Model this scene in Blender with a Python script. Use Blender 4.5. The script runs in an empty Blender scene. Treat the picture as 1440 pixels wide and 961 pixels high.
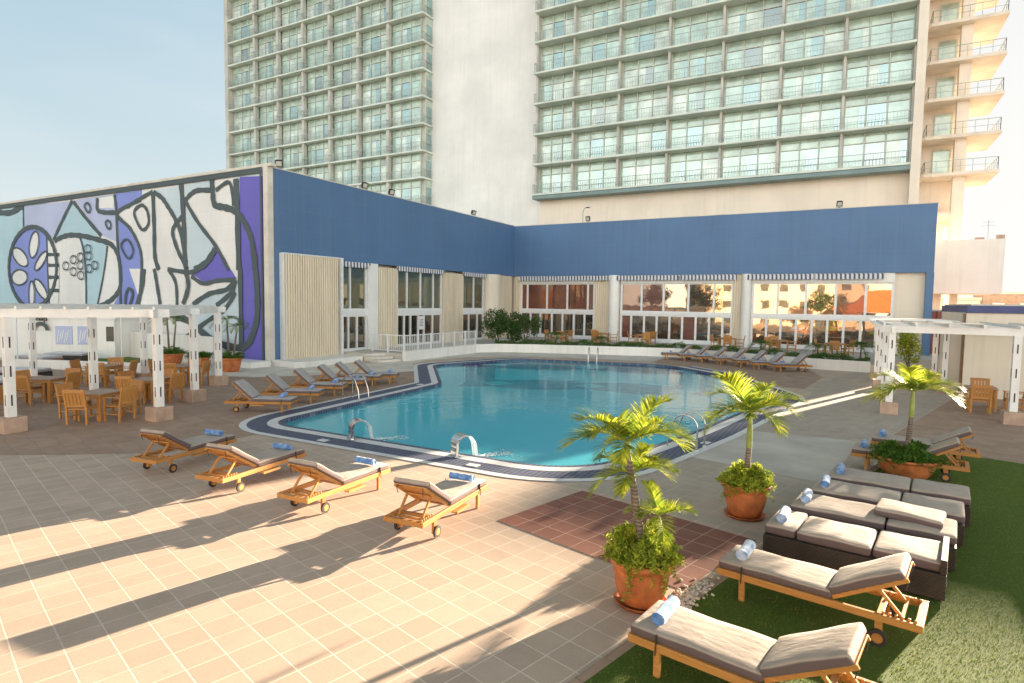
import bpy, bmesh, math, random
import numpy as np
from mathutils import Vector, Matrix
random.seed(7)
rng = np.random.default_rng(7)
sc = bpy.context.scene
COL = sc.collection
R = math.radians
PI = math.pi
# World frame: metres, x runs along the right wing of the pool pavilion, y along its left wing, origin at the mural corner.
TILE_ROT = R(-14.94)          # the paving grid is turned against the building
def T2B(a, b):                # paving-grid coordinates -> world
    c, s = math.cos(TILE_ROT), math.sin(TILE_ROT)
    return (25.34 + a*c - b*s, -20.35 + a*s + b*c)

# ---------------------------------------------------------------- materials
MATS = {}
def new_mat(name):
    m = bpy.data.materials.new(name); m.use_nodes = True
    nt = m.node_tree; nt.nodes.clear()
    out = nt.nodes.new('ShaderNodeOutputMaterial')
    b = nt.nodes.new('ShaderNodeBsdfPrincipled')
    nt.links.new(b.outputs[0], out.inputs[0])
    MATS[name] = m
    return m, nt, b, out
def N(nt, t, **kw):
    n = nt.nodes.new(t)
    for k, v in kw.items(): setattr(n, k, v)
    return n
def setin(n, **kw):
    for k, v in kw.items():
        n.inputs[k.replace('_', ' ')].default_value = v
def ramp(nt, fac, stops):
    r = N(nt, 'ShaderNodeValToRGB'); cr = r.color_ramp
    while len(cr.elements) < len(stops): cr.elements.new(.5)
    for e, (p, c) in zip(cr.elements, stops): e.position = p; e.color = (*c, 1)
    nt.links.new(fac, r.inputs[0]); return r.outputs[0]
def coords(nt, rot=0., loc=(0, 0, 0), scale=(1, 1, 1), kind='Object'):
    t = N(nt, 'ShaderNodeTexCoord'); m = N(nt, 'ShaderNodeMapping')
    m.inputs['Location'].default_value = loc; m.inputs['Rotation'].default_value = (0, 0, rot); m.inputs['Scale'].default_value = scale
    nt.links.new(t.outputs[kind], m.inputs[0]); return m.outputs[0]
def noise(nt, vec, scale, detail=4, rough=.55):
    n = N(nt, 'ShaderNodeTexNoise'); n.inputs['Scale'].default_value = scale; n.inputs['Detail'].default_value = detail
    n.inputs['Roughness'].default_value = rough
    if vec is not None: nt.links.new(vec, n.inputs['Vector'])
    return n.outputs['Fac']
def mix(nt, fac, a, b, mode='MIX'):
    m = N(nt, 'ShaderNodeMix', data_type='RGBA', blend_type=mode)
    for i, v in ((0, fac), (6, a), (7, b)):
        if isinstance(v, (int, float)): m.inputs[i].default_value = v
        elif isinstance(v, tuple): m.inputs[i].default_value = (*v, 1)
        else: nt.links.new(v, m.inputs[i])
    return m.outputs[2]
def mth(nt, op, a, b=0., clamp=False):
    m = N(nt, 'ShaderNodeMath', operation=op, use_clamp=clamp)
    for i, v in ((0, a), (1, b)):
        if isinstance(v, (int, float)): m.inputs[i].default_value = v
        else: nt.links.new(v, m.inputs[i])
    return m.outputs[0]
def bump(nt, h, b, strength=.3, dist=.01):
    n = N(nt, 'ShaderNodeBump'); n.inputs['Strength'].default_value = strength; n.inputs['Distance'].default_value = dist
    nt.links.new(h, n.inputs['Height']); nt.links.new(n.outputs[0], b.inputs['Normal'])
def plain(name, col, rough=.6, var=.12, nscale=3., metal=0., bmp=.0, bscale=60., spec=.5, kind='Object'):
    """one base colour broken up by two octaves of noise, optional fine bump"""
    m, nt, b, out = new_mat(name)
    v = coords(nt, kind=kind)
    f = noise(nt, v, nscale, 6)
    lo = tuple(c*(1-var*1.6) for c in col); hi = tuple(min(1, c*(1+var*1.2)) for c in col)
    c = ramp(nt, f, [(.3, lo), (.7, hi)])
    nt.links.new(c, b.inputs['Base Color'])
    setin(b, Roughness=rough, Metallic=metal, Specular_IOR_Level=spec)
    if bmp: bump(nt, noise(nt, v, bscale, 3), b, bmp, .006)
    return m
def wood(name, dark, light, rough=.45, grain=(2, 26, 26)):
    m, nt, b, out = new_mat(name)
    v = coords(nt, scale=grain)
    g = noise(nt, v, 1.6, 5, .65)
    v2 = coords(nt); g2 = noise(nt, v2, 2.3, 2)
    c = ramp(nt, g, [(.32, dark), (.68, light)])
    oi = N(nt, 'ShaderNodeObjectInfo')
    c = mix(nt, .35, c, ramp(nt, oi.outputs['Random'], [(0, tuple(x*.75 for x in dark)), (1, tuple(min(1, x*1.1) for x in light))]))
    c = mix(nt, mth(nt, 'MULTIPLY', g2, .35), c, tuple(x*.6 for x in dark))
    nt.links.new(c, b.inputs['Base Color']); setin(b, Roughness=rough)
    bump(nt, g, b, .25, .002)
    return m
def leaf(name, c1, c2, c3, trans=.4, rough=.45):
    """leaf colour varies blade by blade; some light comes through"""
    m, nt, b, out = new_mat(name)
    g = N(nt, 'ShaderNodeNewGeometry')
    c = ramp(nt, g.outputs['Random Per Island'], [(0, c1), (.55, c2), (1, c3)])
    c = mix(nt, .35, c, ramp(nt, noise(nt, coords(nt), 6, 2), [(.35, c1), (.7, c3)]))
    nt.links.new(c, b.inputs['Base Color']); setin(b, Roughness=rough, Specular_IOR_Level=.35)
    tr = N(nt, 'ShaderNodeBsdfTranslucent'); nt.links.new(c, tr.inputs[0])
    mx = N(nt, 'ShaderNodeMixShader'); mx.inputs[0].default_value = trans
    nt.links.new(b.outputs[0], mx.inputs[1]); nt.links.new(tr.outputs[0], mx.inputs[2]); nt.links.new(mx.outputs[0], out.inputs[0])
    return m

def paving(name, c1, c2, joint, size=.36, stone=False, phase=(-6.5, 6.42), stain=.5):
    m, nt, b, out = new_mat(name)
    # grid turned by TILE_ROT about the origin of the world
    t = N(nt, 'ShaderNodeTexCoord')
    v1 = N(nt, 'ShaderNodeVectorMath', operation='SUBTRACT'); v1.inputs[1].default_value = (25.34, -20.35, 0)
    nt.links.new(t.outputs['Object'], v1.inputs[0])
    mp = N(nt, 'ShaderNodeMapping'); mp.inputs['Rotation'].default_value = (0, 0, -TILE_ROT); mp.inputs['Location'].default_value = (-phase[0]+size*40, -phase[1]+size*40, 0)
    nt.links.new(v1.outputs[0], mp.inputs[0]); vec = mp.outputs[0]
    if stone:      # joints wander a little: stamped concrete stones
        wn = N(nt, 'ShaderNodeTexNoise'); wn.inputs['Scale'].default_value = 1.7; nt.links.new(vec, wn.inputs['Vector'])
        ws = N(nt, 'ShaderNodeVectorMath', operation='SCALE'); ws.inputs['Scale'].default_value = .22
        nt.links.new(wn.outputs['Color'], ws.inputs[0])
        wa = N(nt, 'ShaderNodeVectorMath', operation='ADD'); nt.links.new(vec, wa.inputs[0]); nt.links.new(ws.outputs[0], wa.inputs[1])
        vec = wa.outputs[0]
    br = N(nt, 'ShaderNodeTexBrick'); br.offset = .5 if stone else 0.; br.squash = 1.; br.offset_frequency = 2
    setin(br, Scale=1., Mortar_Size=.009 if stone else .0085, Mortar_Smooth=.25, Bias=0., Brick_Width=size*(1.25 if stone else 1), Row_Height=size)
    br.inputs['Color1'].default_value = (*c1, 1); br.inputs['Color2'].default_value = (*c2, 1); br.inputs['Mortar'].default_value = (*joint, 1)
    nt.links.new(vec, br.inputs['Vector'])
    base = br.outputs['Color']
    ob = coords(nt)
    big = noise(nt, ob, .30, 6, .68)
    med = noise(nt, ob, 2.2, 6, .65)
    fine = noise(nt, ob, 38, 4, .7)
    c = mix(nt, ramp(nt, big, [(.35, (0, 0, 0)), (.75, (stain, stain, stain))]), base, tuple(x*.72 for x in c1))
    c = mix(nt, mth(nt, 'MULTIPLY', ramp(nt, med, [(.45, (0, 0, 0)), (.75, (1, 1, 1))]), .38), c, tuple(x*.55 for x in c1))
    spot = noise(nt, ob, 7.5, 3, .5); c = mix(nt, mth(nt, 'MULTIPLY', ramp(nt, spot, [(.68, (0, 0, 0)), (.76, (1, 1, 1))]), .30), c, tuple(x*.45 for x in c1))
    c = mix(nt, .2, c, ramp(nt, fine, [(.3, tuple(x*.6 for x in c1)), (.7, tuple(min(1, x*1.35) for x in c2))]))
    nt.links.new(c, b.inputs['Base Color'])
    rr = ramp(nt, med, [(.3, (.55,)*3), (.7, (.8,)*3)]); nt.links.new(rr, b.inputs['Roughness'])
    hgt = mth(nt, 'ADD', mth(nt, 'MULTIPLY', br.outputs['Fac'], -1.), mth(nt, 'MULTIPLY', fine, .35))
    bump(nt, hgt, b, .5, .004)
    return m

def corrugated(name, c1, pitch, axis='X'):
    m, nt, b, out = new_mat(name)
    t = N(nt, 'ShaderNodeTexCoord'); s = N(nt, 'ShaderNodeSeparateXYZ'); nt.links.new(t.outputs['Object'], s.inputs[0])
    w = mth(nt, 'SINE', mth(nt, 'MULTIPLY', s.outputs[axis], 2*PI/pitch))
    f = noise(nt, coords(nt, scale=(1, 1, .15)), 1.4, 5)
    c = ramp(nt, f, [(.3, tuple(x*.8 for x in c1)), (.7, c1)])
    c = mix(nt, mth(nt, 'MULTIPLY', mth(nt, 'ADD', w, 1.), .10), c, tuple(x*.5 for x in c1))
    nt.links.new(c, b.inputs['Base Color']); setin(b, Roughness=.6)
    bump(nt, w, b, .8, .03)
    return m
def glassy(name, col, refl=.5, tint=(1, 1, 1), rough=.02, nz=.0):
    """window glass in front of a dim interior: a mirror coat over a dark body"""
    m, nt, b, out = new_mat(name)
    f = noise(nt, coords(nt), .9, 3)
    c = ramp(nt, f, [(.3, tuple(x*.6 for x in col)), (.7, tuple(x*1.3 for x in col))])
    nt.links.new(c, b.inputs['Base Color']); setin(b, Roughness=.3)
    g = N(nt, 'ShaderNodeBsdfGlossy'); g.inputs['Color'].default_value = (*tint, 1); g.inputs['Roughness'].default_value = rough
    bp = N(nt, 'ShaderNodeBump'); bp.inputs['Strength'].default_value = .12; bp.inputs['Distance'].default_value = .02
    nt.links.new(noise(nt, coords(nt), .8, 2), bp.inputs['Height']); nt.links.new(bp.outputs[0], g.inputs['Normal'])
    mx = N(nt, 'ShaderNodeMixShader'); mx.inputs[0].default_value = refl
    nt.links.new(b.outputs[0], mx.inputs[1]); nt.links.new(g.outputs[0], mx.inputs[2]); nt.links.new(mx.outputs[0], out.inputs[0])
    return m

def streaked(name, col, dirt, rough=.7, amt=.5, blocks=None):
    """painted render wall: vertical rain streaks, faint block joints"""
    m, nt, b, out = new_mat(name)
    st = noise(nt, coords(nt, scale=(1.6, 1.6, .06)), 1.8, 6, .6)
    bl = noise(nt, coords(nt), .25, 5, .6)
    c = ramp(nt, bl, [(.3, tuple(x*.88 for x in col)), (.7, tuple(min(1, x*1.07) for x in col))])
    c = mix(nt, ramp(nt, st, [(.5, (0, 0, 0)), (.8, (amt, amt, amt))]), c, dirt)
    if blocks:
        t = N(nt, 'ShaderNodeTexCoord'); s = N(nt, 'ShaderNodeSeparateXYZ'); nt.links.new(t.outputs['Object'], s.inputs[0])
        z = mth(nt, 'FRACT', mth(nt, 'DIVIDE', s.outputs['Z'], blocks)); k = mth(nt, 'LESS_THAN', z, .035)
        c = mix(nt, mth(nt, 'MULTIPLY', k, .35), c, dirt)
    st2 = noise(nt, coords(nt, scale=(5, 5, .12)), 1.1, 3, .6); c = mix(nt, ramp(nt, st2, [(.56, (0, 0, 0)), (.72, (amt*.35,)*3)]), c, tuple(x*.6 for x in col))
    nt.links.new(c, b.inputs['Base Color']); setin(b, Roughness=rough)
    bump(nt, noise(nt, coords(nt), 9, 5), b, .15, .01)
    return m

M = {}
M['paving'] = paving('paving', (.63, .485, .385), (.50, .385, .30), (.84, .73, .61))
M['paving_grey'] = paving('paving_grey', (.50, .425, .35), (.43, .36, .295), (.62, .54, .46))
M['stone_brown'] = paving('stone_brown', (.46, .32, .235), (.35, .235, .165), (.27, .19, .14), size=.42, stone=True, stain=.6)
M['red_tile'] = paving('red_tile', (.30, .12, .085), (.22, .085, .06), (.60, .42, .33))
M['concrete_light'] = plain('concrete_light', (.56, .52, .46), .8, .12, .9, bmp=.3)
M['concrete_cream'] = plain('concrete_cream', (.68, .63, .55), .8, .12, .9, bmp=.3)
M['white_edge'] = plain('white_edge', (.74, .74, .74), .5, .05, 4)
M['white_wall'] = streaked('white_wall', (.84, .82, .78), (.45, .42, .38), amt=.3)
M['pergola_white'] = plain('pergola_white', (.88, .86, .83), .5, .05, 2, bmp=.15)
M['white_frame'] = plain('white_frame', (.78, .78, .78), .35, .04, 3)
M['blue_wall'] = streaked('blue_wall', (.085, .175, .335), (.13, .20, .31), rough=.55, amt=.6, blocks=1.0)
M['cream_panel'] = corrugated('cream_panel', (.90, .76, .56), .16)
M['cream_panel_side'] = corrugated('cream_panel_side', (.90, .76, .56), .16, 'Y')
M['cream_curtain'] = corrugated('cream_curtain', (.70, .63, .46), .22)
M['cream_wall'] = streaked('cream_wall', (.80, .71, .58), (.42, .33, .25), amt=.25)
M['tower_white'] = streaked('tower_white', (.86, .84, .81), (.70, .67, .63), amt=.4)
M['tower_cream'] = streaked('tower_cream', (.86, .76, .65), (.5, .42, .34), amt=.2, blocks=None)
M['slab_green'] = plain('slab_green', (.70, .75, .68), .7, .12, .6)
M['soffit'] = plain('soffit', (.22, .30, .30), .7, .1, .6)
M['soffit_pale'] = plain('soffit_pale', (.66, .72, .66), .7, .1, .6)
M['slab_cream'] = plain('slab_cream', (.78, .70, .60), .7, .1, .6)
M['column_grey'] = plain('column_grey', (.56, .54, .49), .7, .15, .6)
M['rail_grey'] = plain('rail_grey', (.40, .45, .42), .5, .1, 1)
M['terracotta'] = plain('terracotta', (.56, .175, .055), .6, .26, 5, bmp=.3, bscale=90)
M['soil'] = plain('soil', (.07, .05, .035), .95, .3, 25, bmp=.8)
M['teak'] = wood('teak', (.42, .17, .040), (.66, .33, .095))
M['teak_dark'] = wood('teak_dark', (.22, .10, .04), (.36, .18, .075))
M['steel'] = plain('steel', (.62, .62, .60), .18, .05, 3, metal=1.)
M['rubber'] = plain('rubber', (.035, .032, .03), .7, .2, 10)
M['black_metal'] = plain('black_metal', (.03, .03, .032), .5, .2, 5)
M['lamp_glass'] = plain('lamp_glass', (.6, .58, .52), .15, .05, 2)
M['block_pink'] = plain('block_pink', (.50, .35, .26), .75, .15, 3, bmp=.4)
M['dark_strap'] = plain('dark_strap', (.05, .04, .035), .8, .2, 10)
M['navy_trim'] = plain('navy_trim', (.075, .085, .22), .6, .15, 1)
M['red_metal'] = corrugated('red_metal', (.34, .085, .06), .28)
M['awning_stripe'] = None

def fabric(name, col, side):
    m, nt, b, out = new_mat(name)
    v = coords(nt); w = N(nt, 'ShaderNodeTexWave'); w.inputs['Scale'].default_value = 120; w.inputs['Distortion'].default_value = .4; nt.links.new(v, w.inputs[0])
    n1 = noise(nt, v, 5, 5)
    c = ramp(nt, n1, [(.3, tuple(x*.86 for x in col)), (.7, tuple(x*1.1 for x in col))])
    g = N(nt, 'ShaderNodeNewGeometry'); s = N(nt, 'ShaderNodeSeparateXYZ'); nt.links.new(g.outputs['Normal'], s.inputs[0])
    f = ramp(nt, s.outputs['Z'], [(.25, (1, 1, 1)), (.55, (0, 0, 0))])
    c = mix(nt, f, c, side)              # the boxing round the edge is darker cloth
    nt.links.new(c, b.inputs['Base Color']); setin(b, Roughness=.85, Specular_IOR_Level=.2)
    b.inputs['Sheen Weight'].default_value = .15
    wr = noise(nt, coords(nt, scale=(1, 2.2, 1)), 4.5, 3, .5)
    bump(nt, mth(nt, 'ADD', mth(nt, 'MULTIPLY', w.outputs['Fac'], .06), wr), b, .55, .02)
    return m
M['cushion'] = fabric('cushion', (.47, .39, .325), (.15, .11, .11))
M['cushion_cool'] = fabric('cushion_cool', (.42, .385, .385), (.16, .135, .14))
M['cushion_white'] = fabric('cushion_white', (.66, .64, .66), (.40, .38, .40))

def towel_mat(name, c1, c2, c3):
    m, nt, b, out = new_mat(name)
    v = coords(nt, scale=(1, 1, 1)); n1 = noise(nt, v, 11, 6, .7)
    oi = N(nt, 'ShaderNodeObjectInfo')
    n2 = N(nt, 'ShaderNodeTexNoise', noise_dimensions='4D'); n2.inputs['Scale'].default_value = 9; n2.inputs['Detail'].default_value = 6
    nt.links.new(v, n2.inputs['Vector']); nt.links.new(mth(nt, 'MULTIPLY', oi.outputs['Random'], 20), n2.inputs['W'])
    c = ramp(nt, n2.outputs['Fac'], [(.36, c1), (.5, c2), (.66, c3)])
    nt.links.new(c, b.inputs['Base Color']); setin(b, Roughness=.95, Specular_IOR_Level=.1)
    b.inputs['Sheen Weight'].default_value = .5
    bump(nt, noise(nt, v, 160, 4), b, .9, .006)
    return m
M['towel'] = towel_mat('towel', (.075, .19, .46), (.15, .31, .63), (.40, .55, .80))
M['towel_pale'] = towel_mat('towel_pale', (.14, .28, .56), (.42, .56, .78), (.74, .80, .88))

def wicker():
    m, nt, b, out = new_mat('wicker')
    v = coords(nt)
    w = N(nt, 'ShaderNodeTexWave', bands_direction='Z'); w.inputs['Scale'].default_value = 22; w.inputs['Distortion'].default_value = 1.2; nt.links.new(v, w.inputs[0])
    w2 = N(nt, 'ShaderNodeTexWave', bands_direction='DIAGONAL'); w2.inputs['Scale'].default_value = 16; w2.inputs['Distortion'].default_value = 1.0; nt.links.new(v, w2.inputs[0])
    h = mth(nt, 'MULTIPLY', w.outputs['Fac'], w2.outputs['Fac'])
    c = ramp(nt, h, [(.1, (.022, .014, .010)), (.8, (.115, .078, .055))])
    c = mix(nt, .3, c, ramp(nt, noise(nt, v, 3, 4), [(.3, (.03, .02, .014)), (.7, (.14, .10, .075))]))
    nt.links.new(c, b.inputs['Base Color']); setin(b, Roughness=.5)
    bump(nt, h, b, .9, .01)
wicker(); M['wicker'] = MATS['wicker']

def waves(nt, s):
    xs = mth(nt, 'SUBTRACT', s.outputs['X'], 6.2); ys_ = mth(nt, 'SUBTRACT', s.outputs['Y'], 7.6)
    x = mth(nt, 'ADD', mth(nt, 'MULTIPLY', xs, .953), mth(nt, 'MULTIPLY', ys_, .304))
    y = mth(nt, 'SUBTRACT', mth(nt, 'MULTIPLY', ys_, .953), mth(nt, 'MULTIPLY', xs, .304))
    wob = mth(nt, 'ADD', y, mth(nt, 'MULTIPLY', mth(nt, 'SINE', mth(nt, 'MULTIPLY', x, .62)), .22))
    cs = mth(nt, 'ABSOLUTE', mth(nt, 'COSINE', mth(nt, 'MULTIPLY', mth(nt, 'ADD', x, -4.9), .62)))
    a1 = mth(nt, 'LESS_THAN', mth(nt, 'ABSOLUTE', wob), mth(nt, 'ADD', 1.25, mth(nt, 'MULTIPLY', cs, .75)))
    hole = mth(nt, 'LESS_THAN', mth(nt, 'ABSOLUTE', wob), mth(nt, 'SUBTRACT', 1.1, mth(nt, 'MULTIPLY', mth(nt, 'POWER', cs, .8), 1.75)))
    inside = mth(nt, 'MULTIPLY', a1, mth(nt, 'SUBTRACT', 1., hole))
    rng_ = mth(nt, 'MULTIPLY', mth(nt, 'GREATER_THAN', x, .6), mth(nt, 'LESS_THAN', x, 14.3))
    return inside, rng_
def pool_floor():
    m, nt, b, out = new_mat('pool_tile')
    v = coords(nt)
    br = N(nt, 'ShaderNodeTexBrick'); br.offset = 0
    setin(br, Scale=1., Mortar_Size=.012, Brick_Width=.3, Row_Height=.3); nt.links.new(v, br.inputs['Vector'])
    br.inputs['Color1'].default_value = (.32, .92, 1, 1); br.inputs['Color2'].default_value = (.26, .87, 1, 1); br.inputs['Mortar'].default_value = (.50, .92, .96, 1)
    # the dark mosaic waves across the deep end
    s = N(nt, 'ShaderNodeSeparateXYZ'); nt.links.new(v, s.inputs[0])
    inside, rng_ = waves(nt, s)
    c = mix(nt, mth(nt, 'MULTIPLY', inside, rng_), br.outputs['Color'], (.005, .02, .16))
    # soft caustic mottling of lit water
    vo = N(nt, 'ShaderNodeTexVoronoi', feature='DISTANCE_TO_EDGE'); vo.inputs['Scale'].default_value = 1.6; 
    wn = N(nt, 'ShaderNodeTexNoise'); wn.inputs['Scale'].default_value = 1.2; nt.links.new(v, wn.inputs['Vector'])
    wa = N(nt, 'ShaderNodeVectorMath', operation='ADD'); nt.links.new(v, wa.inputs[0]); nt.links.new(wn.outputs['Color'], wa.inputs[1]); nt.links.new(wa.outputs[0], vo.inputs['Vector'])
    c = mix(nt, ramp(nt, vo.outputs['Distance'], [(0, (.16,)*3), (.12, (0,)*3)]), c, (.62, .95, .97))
    nt.links.new(c, b.inputs['Base Color']); setin(b, Roughness=.5)
    return m
M['pool_tile'] = pool_floor()
def navy_tile():
    m, nt, b, out = new_mat('navy_tile')
    v = coords(nt)
    br = N(nt, 'ShaderNodeTexBrick'); br.offset = 0
    setin(br, Scale=1., Mortar_Size=.012, Brick_Width=.11, Row_Height=.11); nt.links.new(v, br.inputs['Vector'])
    br.inputs['Color1'].default_value = (.04, .058, .105, 1); br.inputs['Color2'].default_value = (.075, .09, .16, 1); br.inputs['Mortar'].default_value = (.20, .22, .30, 1)
    c = mix(nt, .25, br.outputs['Color'], ramp(nt, noise(nt, v, 2.5, 5), [(.3, (.03, .045, .10)), (.7, (.13, .14, .19))]))
    nt.links.new(c, b.inputs['Base Color']); setin(b, Roughness=.6, Specular_IOR_Level=.3)
    bump(nt, br.outputs['Fac'], b, .3, .003)
    return m
M['navy_tile'] = navy_tile()
def water():
    m, nt, b, out = new_mat('water')
    nt.nodes.remove(b)
    v = coords(nt)
    n1 = noise(nt, v, 1.3, 4, .6); n2 = noise(nt, v, 5.5, 3, .6)
    h = mth(nt, 'ADD', n1, mth(nt, 'MULTIPLY', n2, .18))
    bp = N(nt, 'ShaderNodeBump'); bp.inputs['Strength'].default_value = .22; bp.inputs['Distance'].default_value = .05; nt.links.new(h, bp.inputs['Height'])
    tr = N(nt, 'ShaderNodeBsdfTransparent'); tr.inputs[0].default_value = (.88, 1, 1, 1)
    gl = N(nt, 'ShaderNodeBsdfGlossy'); gl.inputs['Roughness'].default_value = .015; gl.inputs['Color'].default_value = (.95, .97, 1, 1); nt.links.new(bp.outputs[0], gl.inputs['Normal'])
    fr = N(nt, 'ShaderNodeFresnel'); fr.inputs['IOR'].default_value = 1.33; nt.links.new(bp.outputs[0], fr.inputs['Normal'])
    df = N(nt, 'ShaderNodeBsdfDiffuse'); s = N(nt, 'ShaderNodeSeparateXYZ'); nt.links.new(v, s.inputs[0]); i1, i2 = waves(nt, s); nt.links.new(mix(nt, mth(nt, 'MULTIPLY', mth(nt, 'MULTIPLY', i1, i2), .97), (.17, .82, 1.), (.01, .07, .30)), df.inputs['Color'])      # light scattered back by the water itself
    sm = N(nt, 'ShaderNodeMixShader'); sm.inputs[0].default_value = .42; nt.links.new(tr.outputs[0], sm.inputs[1]); nt.links.new(df.outputs[0], sm.inputs[2])
    mx = N(nt, 'ShaderNodeMixShader'); nt.links.new(mth(nt, 'MULTIPLY', fr.outputs[0], .62), mx.inputs[0]); nt.links.new(sm.outputs[0], mx.inputs[1]); nt.links.new(gl.outputs[0], mx.inputs[2])
    nt.links.new(mx.outputs[0], out.inputs[0])
    return m
M['water'] = water()
M['water_jet'] = plain('water_jet', (.75, .85, .88), .15, .1, 20, bmp=.5)
M['foam'] = plain('foam', (.72, .86, .90), .3, .12, 14, bmp=.5)

def turf(name):
    m, nt, b, out = new_mat(name)
    v = coords(nt)
    f = noise(nt, v, 160, 5, .8); g = noise(nt, v, 1.1, 4)
    c = ramp(nt, f, [(.3, (.04, .095, .012)), (.55, (.11, .20, .026)), (.75, (.28, .27, .07))])
    c = mix(nt, mth(nt, 'MULTIPLY', g, .45), c, (.13, .17, .04))
    nt.links.new(c, b.inputs['Base Color']); setin(b, Roughness=.8, Specular_IOR_Level=.2)
    bump(nt, f, b, 1., .02)
    return m
M['turf'] = turf('turf')
M['blade'] = leaf('blade', (.07, .16, .012), (.16, .26, .022), (.46, .42, .12), .35, .5)
M['frond'] = leaf('frond', (.07, .17, .015), (.28, .38, .03), (.68, .64, .08), .45, .4)
M['frond_dark'] = leaf('frond_dark', (.03, .09, .015), (.07, .16, .025), (.16, .24, .04), .35, .4)
M['fern'] = leaf('fern', (.11, .22, .02), (.34, .44, .035), (.68, .64, .08), .42)
M['fern_green'] = leaf('fern_green', (.035, .11, .012), (.08, .20, .022), (.18, .30, .035), .4)
M['bush'] = leaf('bush', (.025, .065, .014), (.055, .12, .022), (.12, .19, .04), .25)
M['hedge'] = leaf('hedge', (.04, .095, .018), (.08, .16, .028), (.15, .23, .05), .25)
M['bush_yellow'] = leaf('bush_yellow', (.16, .26, .02), (.38, .44, .04), (.62, .58, .07), .4)
M['dry_frond'] = leaf('dry_frond', (.22, .13, .04), (.38, .25, .07), (.5, .38, .12), .3)
def trunk_mat():
    m, nt, b, out = new_mat('palm_trunk')
    v = coords(nt)
    w = N(nt, 'ShaderNodeTexWave', bands_direction='Z'); w.inputs['Scale'].default_value = 7; w.inputs['Distortion'].default_value = 2.5; nt.links.new(v, w.inputs[0])
    c = ramp(nt, w.outputs['Fac'], [(.15, (.09, .065, .05)), (.7, (.26, .20, .16))])
    c = mix(nt, .4, c, ramp(nt, noise(nt, v, 18, 4), [(.3, (.08, .06, .045)), (.7, (.32, .27, .22))]))
    nt.links.new(c, b.inputs['Base Color']); setin(b, Roughness=.85)
    bump(nt, w.outputs['Fac'], b, .6, .012)
    return m
M['palm_trunk'] = trunk_mat()
M['crownshaft'] = plain('crownshaft', (.30, .36, .07), .5, .25, 8)
def awn():
    m, nt, b, out = new_mat('awning_stripe')
    t = N(nt, 'ShaderNodeTexCoord'); s = N(nt, 'ShaderNodeSeparateXYZ'); nt.links.new(t.outputs['Object'], s.inputs[0])
    q = mth(nt, 'ADD', s.outputs['X'], s.outputs['Y'])
    k = mth(nt, 'GREATER_THAN', mth(nt, 'FRACT', mth(nt, 'DIVIDE', q, .26)), .55)
    c = mix(nt, k, (.68, .68, .70), (.10, .11, .16))
    nt.links.new(c, b.inputs['Base Color']); setin(b, Roughness=.8)
    return m
M['awning_stripe'] = awn()
# mural paints
for k, c in dict(mural_white=(.80, .78, .76), mural_cyan=(.45, .62, .70), mural_sky=(.57, .66, .72), mural_lilac=(.48, .52, .72), mural_violet=(.24, .29, .66), mural_violet2=(.15, .13, .50), mural_line=(.075, .10, .105)).items():
    M[k] = streaked(k, c, tuple(x*.8 for x in c), amt=.3, blocks=.8)
# pavilion and tower glass
M['glass_dark'] = glassy('glass_dark', (.014, .016, .015), .28, (.80, .68, .54))
M['glass_mirror'] = glassy('glass_mirror', (.03, .018, .012), .50, (.85, .62, .44))
M['glass_maroon'] = glassy('glass_maroon', (.14, .035, .022), .16, (.8, .6, .45))
M['glass_green'] = glassy('glass_green', (.035, .045, .022), .20, (.8, .9, .75))
M['t_mint'] = glassy('t_mint', (.47, .61, .53), .18, (.85, 1, .95), .08)
M['t_mint2'] = glassy('t_mint2', (.40, .53, .46), .2, (.85, 1, .95), .08)
M['t_pale'] = glassy('t_pale', (.62, .69, .62), .15, (.9, 1, .95), .08)
M['t_teal'] = glassy('t_teal', (.13, .28, .28), .3, (.8, .95, .95), .05)
M['t_dark'] = glassy('t_dark', (.12, .14, .135), .3, (.8, .9, .9), .05)
M['t_top'] = glassy('t_top', (.43, .53, .44), .12, (.85, 1, .95), .1)
M['rail_glass'] = None
M['frame_tower'] = plain('frame_tower', (.58, .60, .52), .5, .1, 1)

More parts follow.
